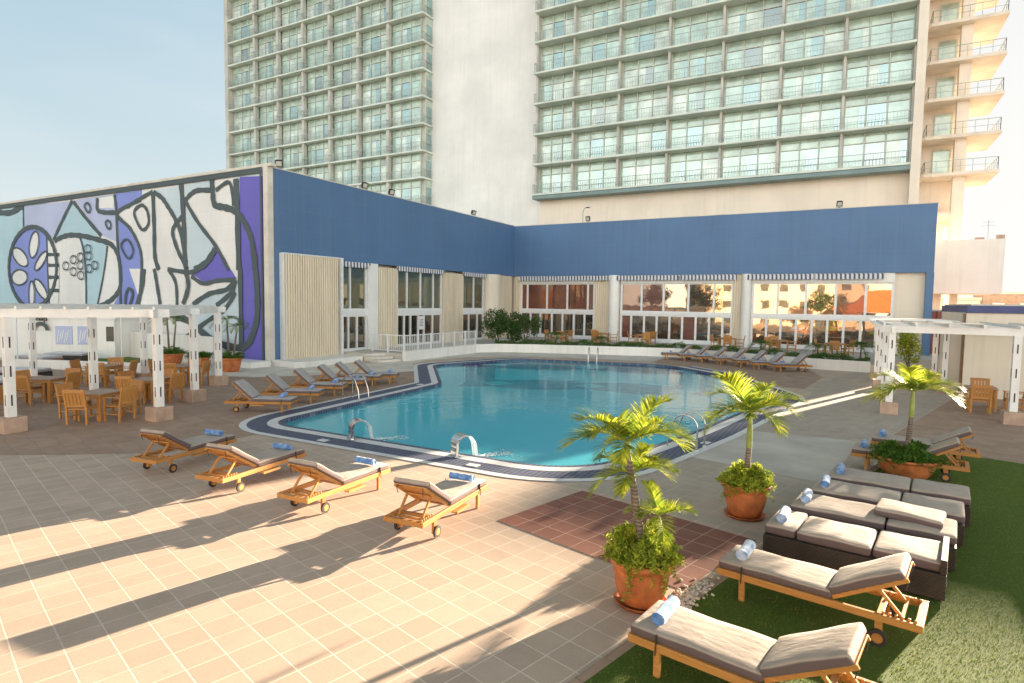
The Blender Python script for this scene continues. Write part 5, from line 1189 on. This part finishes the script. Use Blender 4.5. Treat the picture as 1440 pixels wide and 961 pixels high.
def make_table():
    t = thing('dining_table', (0, 0, 0), 0, '', 'table'); W = M['teak']
    m = MB(); 
    for i in range(9): m.box(-.45+i*.1+.002, -.35+i*.1-.002, -.45, .45, .72, .745)
    m.build('tabletop', wd_top, t, bevel=.002)
    m = MB(); m.box(-.39, .39, -.40, -.375, .64, .72); m.box(-.39, .39, .375, .40, .64, .72); m.box(-.40, -.375, -.375, .375, .64, .72); m.box(.375, .40, -.375, .375, .64, .72); m.build('apron', W, t)
    for x in (-.385, .385):
        for y in (-.385, .385): m = MB(); m.box(x-.035, x+.035, y-.035, y+.035, 0, .719); m.build('leg', W, t, bevel=.004)
    return t
wd_top = wood('teak_top', (.33, .20, .13), (.50, .33, .22))
ch, tb_ = make_chair(), make_table(); uc = ut = 0
TABS = [ # x, y, turn, chair angles, where
 (7.25, -11.5, 20, (-58, 12, 95, 205), 'front table under the pergola'),
 (2.9, -10.9, 28, (-60, 20, 110, 200), 'left middle table under the pergola'),
 (.5, -8.0, 24, (-40, 40, 130, 215), 'back left table under the pergola'),
 (5.6, -9.2, 24, (-70, 25, 120, 190), 'table beside the front pergola post'),
 (2.75, -6.4, 28, (-55, 30, 120, 210), 'table nearest the mural pots'),
 (4.6, -13.6, 20, (-40, 35, 130, 215), 'table at the far left edge')]
side = {0: 'near', 1: 'right', 2: 'far', 3: 'left'}
for i, (x, y, a, ang, lb) in enumerate(TABS):
    place(tb_, ut > 0, (x, y, .006), R(a), 'square teak ' + lb, 'square teak tables under the pergola'); ut += 1
    for j, g in enumerate(ang):
        d = .70+.05*math.sin(i*3+j); px, py = x+math.cos(R(g))*d, y+math.sin(R(g))*d
        place(ch, uc > 0, (px, py, .006), R(g+180+6*math.sin(i*5+j*2)), f'teak armchair on the {side[j]} side of the {lb}', 'teak armchairs under the pergola'); uc += 1
place(tb_, True, (29.35, 5.0, .008), R(-4), 'square teak table under the right pergola by the pool house', 'square teak tables')
for j, (px, py, g, s) in enumerate([(29.22, 4.15, 88, 'near'), (29.5, 5.85, 268, 'far'), (30.25, 4.9, 178, 'right')]): place(ch, True, (px, py, .008), R(g), f'teak armchair on the {s} side of the table by the pool house', 'teak armchairs by the pool house')
WT = [(6.6, 20.3), (9.2, 22.6), (12.2, 22.9), (18.2, 22.6), (21.4, 22.8), (24.7, 21.6)]
wl = ['by the dark shrubs', 'left of the first wide column', 'right of the first wide column', 'by the second column', 'behind the middle blue loungers', 'near the pergola end of the terrace']
for i, (x, y) in enumerate(WT):
    place(tb_, True, (x, y, .42), R(12*i), f'teak table on the glazed terrace {wl[i]}', 'teak tables on the terrace')
    for j, g in enumerate(((-60, 175, 60), (-100, 20, 150), (-60, 60, 200), (-80, 10, 170), (-120, 0, 110), (-90, 30, 170))[i]):
        place(ch, True, (x+math.cos(R(g))*.78, y+math.sin(R(g))*.78, .42), R(g+180), f'{["near", "right hand", "far"][j]} teak armchair at the terrace table {wl[i]}', 'teak armchairs on the terrace')

# ---------------------------------------------------------------- background beds, kiosk, wall behind the left pergola
kr = R(29.2)
ki = thing('kiosk', (-15.0, -5.6, 0), kr, 'white flat kiosk with a painted sign behind the left pergola', 'kiosk')
m = MB(); m.box(-5, 6.4, .0, 2.6, 0, 2.15); m.build('wall', M['white_wall'], ki)
m = MB(); m.box(-5.1, 6.5, -.08, 2.7, 2.152, 2.25); m.build('roof', M['pergola_white'], ki)
for a, b in ((3.2, 4.1), (4.4, 5.35)):
    m = MB(); m.box(a, b, -.04, -.001, .75, 1.75); f = m.build('painted_panel', M['mural_lilac'], ki)
    m = MB()
    for q in range(5): m.bar((a+.08+q*.13, -.046, .85+.1*(q % 3)), (a+.2+q*.13, -.046, 1.55-.12*(q % 2)), .01, .04, up=(1, 0, 0))
    m.build('brush_line', M['mural_white'], f)
m = MB(); m.box(5.95, 6.35, -.03, -.001, .95, 1.75); m.build('window', M['glass_dark'], ki)
sg = thing('sign', (-12.81, -4.49, 0), kr, 'small dark arch sign with lettering above the kiosk', 'sign')
m = MB(); n_ = 16
for k in range(n_):
    a0, a1 = PI*k/n_, PI*(k+1)/n_
    for (ri, ro, y) in ((.27, .47, -.02),): m.add([(ro*math.cos(a0), y, 1.5+ro*math.sin(a0)), (ro*math.cos(a1), y, 1.5+ro*math.sin(a1)), (ri*math.cos(a1), y, 1.5+ri*math.sin(a1)), (ri*math.cos(a0), y, 1.5+ri*math.sin(a0))], [(0, 1, 2, 3)])
m.build('arch', M['mural_line'], sg, fix=False)
cu = bpy.data.curves.new('lettering', 'FONT'); cu.body = 'Snap'; cu.size = .42; cu.extrude = .02; cu.align_x = 'CENTER'
co = bpy.data.objects.new('lettering', cu); COL.objects.link(co); co.parent = sg; co.location = (0, -.02, 2.02); co.rotation_euler = (R(90), 0, 0); cu.materials.append(M['black_metal'])
ca = bpy.data.curves.new('lettering', 'FONT'); ca.body = 'R'; ca.size = .22; ca.extrude = .01; ca.align_x = 'CENTER'; q = bpy.data.objects.new('lettering', ca); COL.objects.link(q); q.parent = sg; q.location = (-.36, -.03, 1.53); q.rotation_euler = (R(90), 0, 0); ca.materials.append(M['mural_white'])
lw = MB(); lw.box(-10.2, -2.6, -1.35, -1.15, 0, 1.42); tag(lw.build('garden_wall', M['white_wall'], bevel=.02), 'low white garden wall in front of the mural behind the pergola', 'wall')
lw = MB(); lw.box(-7.6, 0, -.1, .1, 0, .42); o = lw.build('lawn_kerb', M['white_wall'], bevel=.02); o.location = (-1.9, -4.9, 0); o.rotation_euler = (0, 0, R(20)); tag(o, 'low white kerb along the back lawn near the tables', 'kerb')
def bgbed(x, y, rz, label, legs=False):
    t = thing('lounge_bed', (x, y, .02), rz, label, 'daybed', 'dark beds with white mattresses on the back lawn')
    m = MB()
    if legs:
        m.box(-1, 1, -.5, .5, .25, .33); m.build('frame', M['teak_dark'], t)
        for a in (-.85, .85):
            for b in (-.42, .42): m = MB(); m.box(a-.04, a+.04, b-.04, b+.04, 0, .25); m.build('leg', M['teak'], t)
    else: m.box(-1, 1, -.5, .5, 0, .33); m.build('wicker_base', M['wicker'], t, bevel=.015)
    vs, fs = rbox(1.95, .96, .13, .03, 3, .015); MB().add([(v.x, v.y, v.z+.331) for v in vs], fs, 0, True).build('mattress', M['cushion_white'], t)
for a in [(-3.4, -9.2, 25, 'white topped dark bed just behind the left middle table'), (-6.2, -10.4, 20, 'white topped dark bed at the left edge behind the corner post'), (-1.0, -10.9, 25, 'white topped dark bed beside the left edge tables'), (-9.6, -4.6, 30, 'white topped dark bed in front of the kiosk window'), (-13, -7.5, 28, 'dark bed in front of the kiosk sign')]: bgbed(a[0], a[1], R(a[2]), a[3])
bgbed(-9.0, -6.2, R(10), 'wooden framed bed on legs in front of the painted panels', True)
for i, (x, y, lb) in enumerate([(-9.4, -6.9, 'thin pale pole standing left of the wooden framed bed'), (-6.8, -3.5, 'thin pale pole near the dark kiosk window')]):
    m = MB(); m.tube([(0, 0, 0), (0, 0, 2.9)], .035, 8); m.tube([(0, 0, 0), (0, 0, .03)], .2, 16); m.tube([(0, 0, 2.9), (0, 0, 2.93)], .05, 8); o = m.build('shade_pole', M['white_frame']); o.location = (x, y, .02); tag(o, lb, 'pole')

for tx in [o for o in COL.objects if o.type == 'FONT']:
    dg = bpy.context.evaluated_depsgraph_get(); me = bpy.data.meshes.new_from_object(tx.evaluated_get(dg)); mm = tx.data.materials[0]
    o = obj_from('lettering', me, tx.parent); o.location = tx.location; o.rotation_euler = tx.rotation_euler
    me.materials.clear(); me.materials.append(mm); bpy.data.objects.remove(tx)

# ---------------------------------------------------------------- pool fittings
def ladder(x, y, rz, label, s=1.):
    t = thing('pool_ladder', (x, y, 0), rz, label, 'pool ladder', 'steel pool ladders')   # +x points to the water
    for q in (-.25, .25):
        m = MB(); P = [(-.42, q, .012), (-.42, q, .55)]+[(-.42+.30*(1-math.cos(a)), q, .55+.27*math.sin(a)) for a in [R(d) for d in (20, 45, 70, 95, 120, 145)]]+[(.26, q, .35), (.30, q, .0), (.30, q, -1.0)]
        m.tube(P, .021, 10); m.build('rail', M['steel'], t)
        m = MB(); m.lathe([(.0, .03), (.05, .028), (.055, .0)], 14, (-.42, q, .012)); m.build('flange', M['steel'], t)
    for z in (-.15, -.45, -.75): m = MB(); m.box(.26, .36, -.25, .25, z-.015, z+.015); m.build('rung', M['steel'], t)
ladder(22.02, -5.9, R(172), 'steel pool ladder at the near right pool edge behind the first palm')
ladder(10.75, -5.1, R(3), 'steel pool ladder in front of the left row of loungers')
ladder(12.4, 12.55, R(-75), 'steel pool ladder at the far pool edge')
def spout(x, y, rz, label):
    t = thing('water_spout', (x, y, .014), rz, label, 'water spout', 'curved steel water spouts')  # +x to the water
    W = .17; r0 = .30; P = [(-.06, 0.0)]+[(-.06-.02*math.sin(PI*k/4), .06+.06*k) for k in range(1, 4)]
    arc = [(.13-.19*math.cos(a), .27+.19*math.sin(a)) for a in [R(10*d) for d in range(-2, 13)]]
    C_ = [(-.055, 0.0), (-.06, .12)]+arc; m = MB(); n_ = len(C_); th = .035
    vs = []
    for i, (x_, z_) in enumerate(C_):
        a = Vector(C_[max(0, i-1)]); b = Vector(C_[min(n_-1, i+1)]); d = (b-a).normalized(); nn = Vector((-d.y, d.x)); w = W*(.75+.25*min(1, i/8)); k = th*(1-.5*i/n_)
        for sx, sy in ((-1, -1), (-1, 1), (1, 1), (1, -1)): vs.append((x_+nn.x*k*sx, w*sy*.9, z_+nn.y*k*sx))
    fs = [(4*i+j, 4*i+(j+1) % 4, 4*i+4+(j+1) % 4, 4*i+4+j) for i in range(n_-1) for j in range(4)]+[(0, 1, 2, 3), (4*n_-1, 4*n_-2, 4*n_-3, 4*n_-4)]
    m.add(vs, fs).build('spout_body', M['steel'], t, bevel=.006)
    m = MB(); m.box(-.13, .03, -.17, .17, 0, .02); m.build('base_plate', M['steel'], t, bevel=.004)
    rr = random.Random(int(x)); x1, z1 = C_[-1]; m = MB()
    for j in range(9):
        y0 = -.12+.03*j; m.tube([(x1, y0, z1), (x1+.09, y0, z1-.03), (x1+.18, y0+rr.uniform(-.02, .02), z1-.16), (x1+.24, y0+rr.uniform(-.03, .03), -.09)], [.007, .006, .005, .007], 5)
    m.build('water_jet', M['water_jet'], t)
    m = MB()
    for j in range(260):
        q = rr.random(); cx = x1+.22+q*.95; cy = rr.gauss(0, .05+.10*q); s = .035*(1-q*.6)*rr.uniform(.4, 1.2); ht = .05*(1-q)*rr.random(); a0 = rr.uniform(0, 3)
        m.add([(cx+s*1.5*math.cos(a0+a), cy+s*math.sin(a0+a), -.086+ht*(1 if k_ % 2 else .4)) for k_, a in enumerate((0, 1.3, 2.6, 3.9, 5.1))], [(0, 1, 2, 3, 4)])
    m.build('foam', M['foam'], t, fix=False)
spout(14.95, -9.62, R(60), 'curved steel water spout nearer the left pool corner')
spout(18.0, -9.62, R(62), 'curved steel water spout along the near edge, right of the other')
for i, (x, y, lb) in enumerate([(14.46, -10.12, 'square white skimmer lid in the navy band by the left spout'), (18.7, -10.06, 'square white skimmer lid in the navy band by the right spout'), (22.42, -5.3, 'square white skimmer lid beside the near right ladder'), (10.35, -1.1, 'square white skimmer lid by the farthest left loungers')]):
    m = MB(); m.box(-.13, .13, -.09, .09, 0, .014); o = m.build('skimmer_lid', M['white_edge'], bevel=.004); o.location = (x, y, .013); o.rotation_euler = (0, 0, [0, 0, R(80), R(80)][i]); tag(o, lb, 'lid')
# small round lamps in the terrace wall
for i, (x, y, rz) in enumerate([(3.86, 7.6, 0), (3.86, 10.2, 0), (3.86, 12.6, 0), (8.2, 16.12, -68), (13.2, 17.88, -70), (24.9, 15.98, -90), (26.1, 15.9, -90)]):
    pass
# ---------------------------------------------------------------- lamps on the parapet
def flood(x, y, rz, label):
    t = thing('floodlight', (x, y, ZT+.05), rz, label, 'floodlight', 'floodlights on the blue parapet')
    m = MB(); m.box(-.05, .05, -.06, .06, 0, .02); m.bar((0, -.17, .02), (0, -.17, .3), .02, .04); m.bar((0, .17, .02), (0, .17, .3), .02, .04); m.bar((0, -.18, .03), (0, .18, .03), .04, .02); m.build('bracket', M['black_metal'], t)
    mt = Matrix.Translation((0, 0, .27)) @ Matrix.Rotation(R(28), 4, 'Y')
    m = MB(); m.box(-.12, .06, -.15, .15, -.14, .14, 0, mt); m.box(.06, .10, -.18, .18, -.17, .17, 0, mt); h = m.build('head', M['black_metal'], t)
    m = MB(); m.box(.101, .108, -.13, .13, -.12, .12, 0, mt); m.build('lens', M['lamp_glass'], h)
flood(-.02, .7, R(-50), 'black floodlight on the parapet at the mural corner'); flood(-.1, 9.3, R(-20), 'black floodlight midway along the left parapet'); flood(-.1, 18.8, R(-20), 'black floodlight on the left parapet near the inner corner')
flood(6.7, V0+.2, R(-90), 'black floodlight on the right parapet beside the lamp post'); flood(24.5, V0+.2, R(-80), 'black floodlight near the right end of the parapet'); flood(-.1, 6.9, R(-20), 'small black floodlight low on the left parapet')
m = MB(); P = [(0, 0, 0), (0, 0, .75)]+[(.32*(1-math.cos(a)), 0, .75+.42*math.sin(a)) for a in [R(d) for d in (15, 35, 55, 75, 90)]]
t = thing('roof_lamp', (6.2, V0+.3, ZT+.03), 0, 'slim curved lamp post rising above the blue parapet', 'lamp')
m.tube(P, .035, 8).build('pole', M['rail_grey'], t); m = MB(); m.box(.28, .56, -.07, .07, 1.13, 1.2); m.build('lamp_head', M['black_metal'], t)
# pale lumps standing in for a sunlit patch of whitish dried plants
rr = random.Random(5); m = MB()
for i in range(260):
    a, b = T2B(-3.22+rr.gauss(0, .07), 6.25+rr.gauss(0, .33)); s = rr.uniform(.012, .03); n_ = 6
    m.lathe([(0, -.2*s), (s, 0), (s*.9, s*.5), (s*.5, s*.8), (0, s*.85)], 6, (a, b, .014))
tag(m.build('pale_lumps', plain('pale_lumps', (.66, .60, .50), .8, .3, 40), fix=False), 'pale lumps for the sunlit patch of dried plants behind the nearest pot', 'pale patch', kind='stuff')
# trees beyond the viewer's back, seen only in the glass
def tree(x, y, h, s, label, seed):
    t = thing('tree', (x, y, 0), 0, label, 'tree', 'trees facing the pavilion'); r = random.Random(seed)
    m = MB(); m.tube([(0, 0, 0), (.1, 0, h*.35), (0, .1, h*.6)], [.22, .16, .1], 8)
    for k in range(5): a = k*1.3; m.tube([(0, .05, h*.45), (math.cos(a)*s*.35, math.sin(a)*s*.35, h*.62), (math.cos(a)*s*.6, math.sin(a)*s*.6, h*.8)], [.09, .06, .03], 6)
    m.build('trunk', M['palm_trunk'], t)
    cl = [(r.gauss(0, .42)*s, r.gauss(0, .42)*s, h*r.uniform(.5, .95), r.uniform(.25, .45)) for _ in range(14)]
    def smp(q):
        cx, cy, cz, w = q.choice(cl); d = Vector((q.gauss(0, 1), q.gauss(0, 1), q.gauss(0, 1))).normalized()*q.random()**.4; return (cx+d.x*s*w, cy+d.y*s*w, cz+d.z*s*w*.8)
    leafcloud(smp, 2200, .38, .5, .2, seed).build('crown', M['bush'], t, fix=False)
for i, (x, y, h, lb) in enumerate([(-6, -38, 7.5, 'broad tree at the left of the facing apartment block'), (4, -36, 6.5, 'rounded tree in front of the facing apartment block'), (22, -37, 5.5, 'small tree left of the brown roofed restaurant'), (44, -40, 8, 'tall tree right of the brown roofed restaurant')]): tree(x, y, h, 3.2, lb, 200+i)

# ================================================================ CAMERA, LIGHT, SKY
cam = bpy.data.cameras.new('camera'); cam.lens = 21.09; cam.sensor_width = 36; cam.clip_end = 8000; cam.clip_start = .1
co = bpy.data.objects.new('camera', cam); COL.objects.link(co); sc.camera = co
rt, up, fw = Vector((.87224, .48887, .01442)), Vector((-.04465, .05024, .99774)), Vector((-.48704, .87091, -.06565))
mat = Matrix((( rt.x, up.x, -fw.x, 25.34), (rt.y, up.y, -fw.y, -20.35), (rt.z, up.z, -fw.z, 3.4), (0, 0, 0, 1))); co.matrix_world = mat
EL, AZ = 10.8, 19.8            # sun height; bearing from +y towards +x
sun = bpy.data.lights.new('sun', 'SUN'); sun.energy = SUN_E; sun.angle = R(.53); sun.color = (1.0, .80, .58)
so = bpy.data.objects.new('sun', sun); COL.objects.link(so)
d = Vector((math.sin(R(AZ))*math.cos(R(EL)), math.cos(R(AZ))*math.cos(R(EL)), math.sin(R(EL))))
so.rotation_euler = d.to_track_quat('Z', 'Y').to_euler(); so.location = d*60
w = bpy.data.worlds.new('World'); sc.world = w; w.use_nodes = True; nt = w.node_tree; nt.nodes.clear()
out = nt.nodes.new('ShaderNodeOutputWorld'); bg = nt.nodes.new('ShaderNodeBackground'); sk = nt.nodes.new('ShaderNodeTexSky')
sk.sky_type = 'NISHITA'; sk.sun_disc = False; sk.sun_elevation = R(EL); sk.sun_rotation = R(AZ); sk.altitude = 0; sk.air_density = 1.0; sk.dust_density = 1.0; sk.ozone_density = 1.0
def vm(op, a, b):
    n = nt.nodes.new('ShaderNodeVectorMath'); n.operation = op
    for i, v in enumerate((a, b)):
        if isinstance(v, tuple): n.inputs[i].default_value = v
        else: nt.links.new(v, n.inputs[i])
    return n
raw = sk.outputs[0]
soft = vm('DIVIDE', raw, vm('ADD', raw, (1.29, .98, .78)).outputs[0]).outputs[0]       # film-like roll-off of the bright horizon
soft = vm('MULTIPLY', soft, (SKY_K*1.07, SKY_K*1.06, SKY_K*1.04)).outputs[0]
tc = nt.nodes.new('ShaderNodeTexCoord'); dt = vm('DOT_PRODUCT', tc.outputs['Generated'], (.49, -.87, .0)).outputs['Value']   # glow added to the sky behind the camera, brightens surfaces facing it
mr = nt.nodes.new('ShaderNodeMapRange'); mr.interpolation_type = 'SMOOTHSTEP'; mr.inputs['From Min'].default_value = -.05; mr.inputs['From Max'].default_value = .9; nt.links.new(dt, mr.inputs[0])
sz = nt.nodes.new('ShaderNodeSeparateXYZ'); nt.links.new(tc.outputs['Generated'], sz.inputs[0])
zm = nt.nodes.new('ShaderNodeMapRange'); zm.interpolation_type = 'SMOOTHSTEP'; zm.inputs['From Min'].default_value = .42; zm.inputs['From Max'].default_value = .85; zm.inputs['To Min'].default_value = 1; zm.inputs['To Max'].default_value = .5; nt.links.new(sz.outputs['Z'], zm.inputs[0])
wz = nt.nodes.new('ShaderNodeMix'); wz.data_type = 'RGBA'; wz.blend_type = 'MULTIPLY'; wz.inputs[0].default_value = 1; wz.inputs[7].default_value = (1.22, 1.02, .88, 1)
wzm = nt.nodes.new('ShaderNodeMapRange'); wzm.inputs['From Min'].default_value = .42; wzm.inputs['From Max'].default_value = .7; nt.links.new(sz.outputs['Z'], wzm.inputs[0]); nt.links.new(wzm.outputs[0], wz.inputs[0]); nt.links.new(soft, wz.inputs[6]); soft = wz.outputs[2]
cn = nt.nodes.new('ShaderNodeTexNoise'); cn.inputs['Scale'].default_value = 2.2; cn.inputs['Detail'].default_value = 7; cmp_ = nt.nodes.new('ShaderNodeMapping'); cmp_.inputs['Scale'].default_value = (1, 1, 4.5); nt.links.new(tc.outputs['Generated'], cmp_.inputs[0]); nt.links.new(cmp_.outputs[0], cn.inputs['Vector'])
cm = nt.nodes.new('ShaderNodeMapRange'); cm.inputs['From Min'].default_value = .45; cm.inputs['From Max'].default_value = .8; cm.inputs['To Max'].default_value = .25; nt.links.new(cn.outputs['Fac'], cm.inputs[0])
cw = nt.nodes.new('ShaderNodeMix'); cw.data_type = 'RGBA'; nt.links.new(cm.outputs[0], cw.inputs[0]); nt.links.new(soft, cw.inputs[6]); cw.inputs[7].default_value = (.93, .95, .97, 1); soft = cw.outputs[2]      # thin high haze
zs = vm('SCALE', soft, (0, 0, 0)); nt.links.new(zm.outputs[0], zs.inputs['Scale']); soft = zs.outputs[0]      # deeper sky overhead
glow_col = vm('MULTIPLY', (BACK_GLOW*.97, BACK_GLOW*.95, BACK_GLOW*.87), (1, 1, 1)); cmb = nt.nodes.new('ShaderNodeCombineXYZ')
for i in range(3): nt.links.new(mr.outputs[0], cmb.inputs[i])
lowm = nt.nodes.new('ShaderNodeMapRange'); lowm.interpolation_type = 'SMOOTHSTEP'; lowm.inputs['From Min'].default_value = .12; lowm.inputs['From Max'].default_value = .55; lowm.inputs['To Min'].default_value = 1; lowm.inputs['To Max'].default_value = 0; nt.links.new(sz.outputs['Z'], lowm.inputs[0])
hz = vm('SCALE', vm('MULTIPLY', glow_col.outputs[0], cmb.outputs[0]).outputs[0], (0, 0, 0)); nt.links.new(lowm.outputs[0], hz.inputs['Scale'])
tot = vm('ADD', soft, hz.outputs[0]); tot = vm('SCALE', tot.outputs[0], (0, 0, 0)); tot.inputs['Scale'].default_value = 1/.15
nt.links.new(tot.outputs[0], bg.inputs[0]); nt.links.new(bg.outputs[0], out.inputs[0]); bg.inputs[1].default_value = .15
sc.view_settings.view_transform = 'Standard'; sc.view_settings.look = 'None'; sc.view_settings.exposure = 0; sc.view_settings.gamma = 1
sc.render.engine = 'CYCLES'; sc.cycles.use_denoising = True; sc.cycles.max_bounces = 8; sc.cycles.transparent_max_bounces = 16; sc.cycles.caustics_reflective = False; sc.cycles.caustics_refractive = False
sc.cycles.sample_clamp_indirect = 6
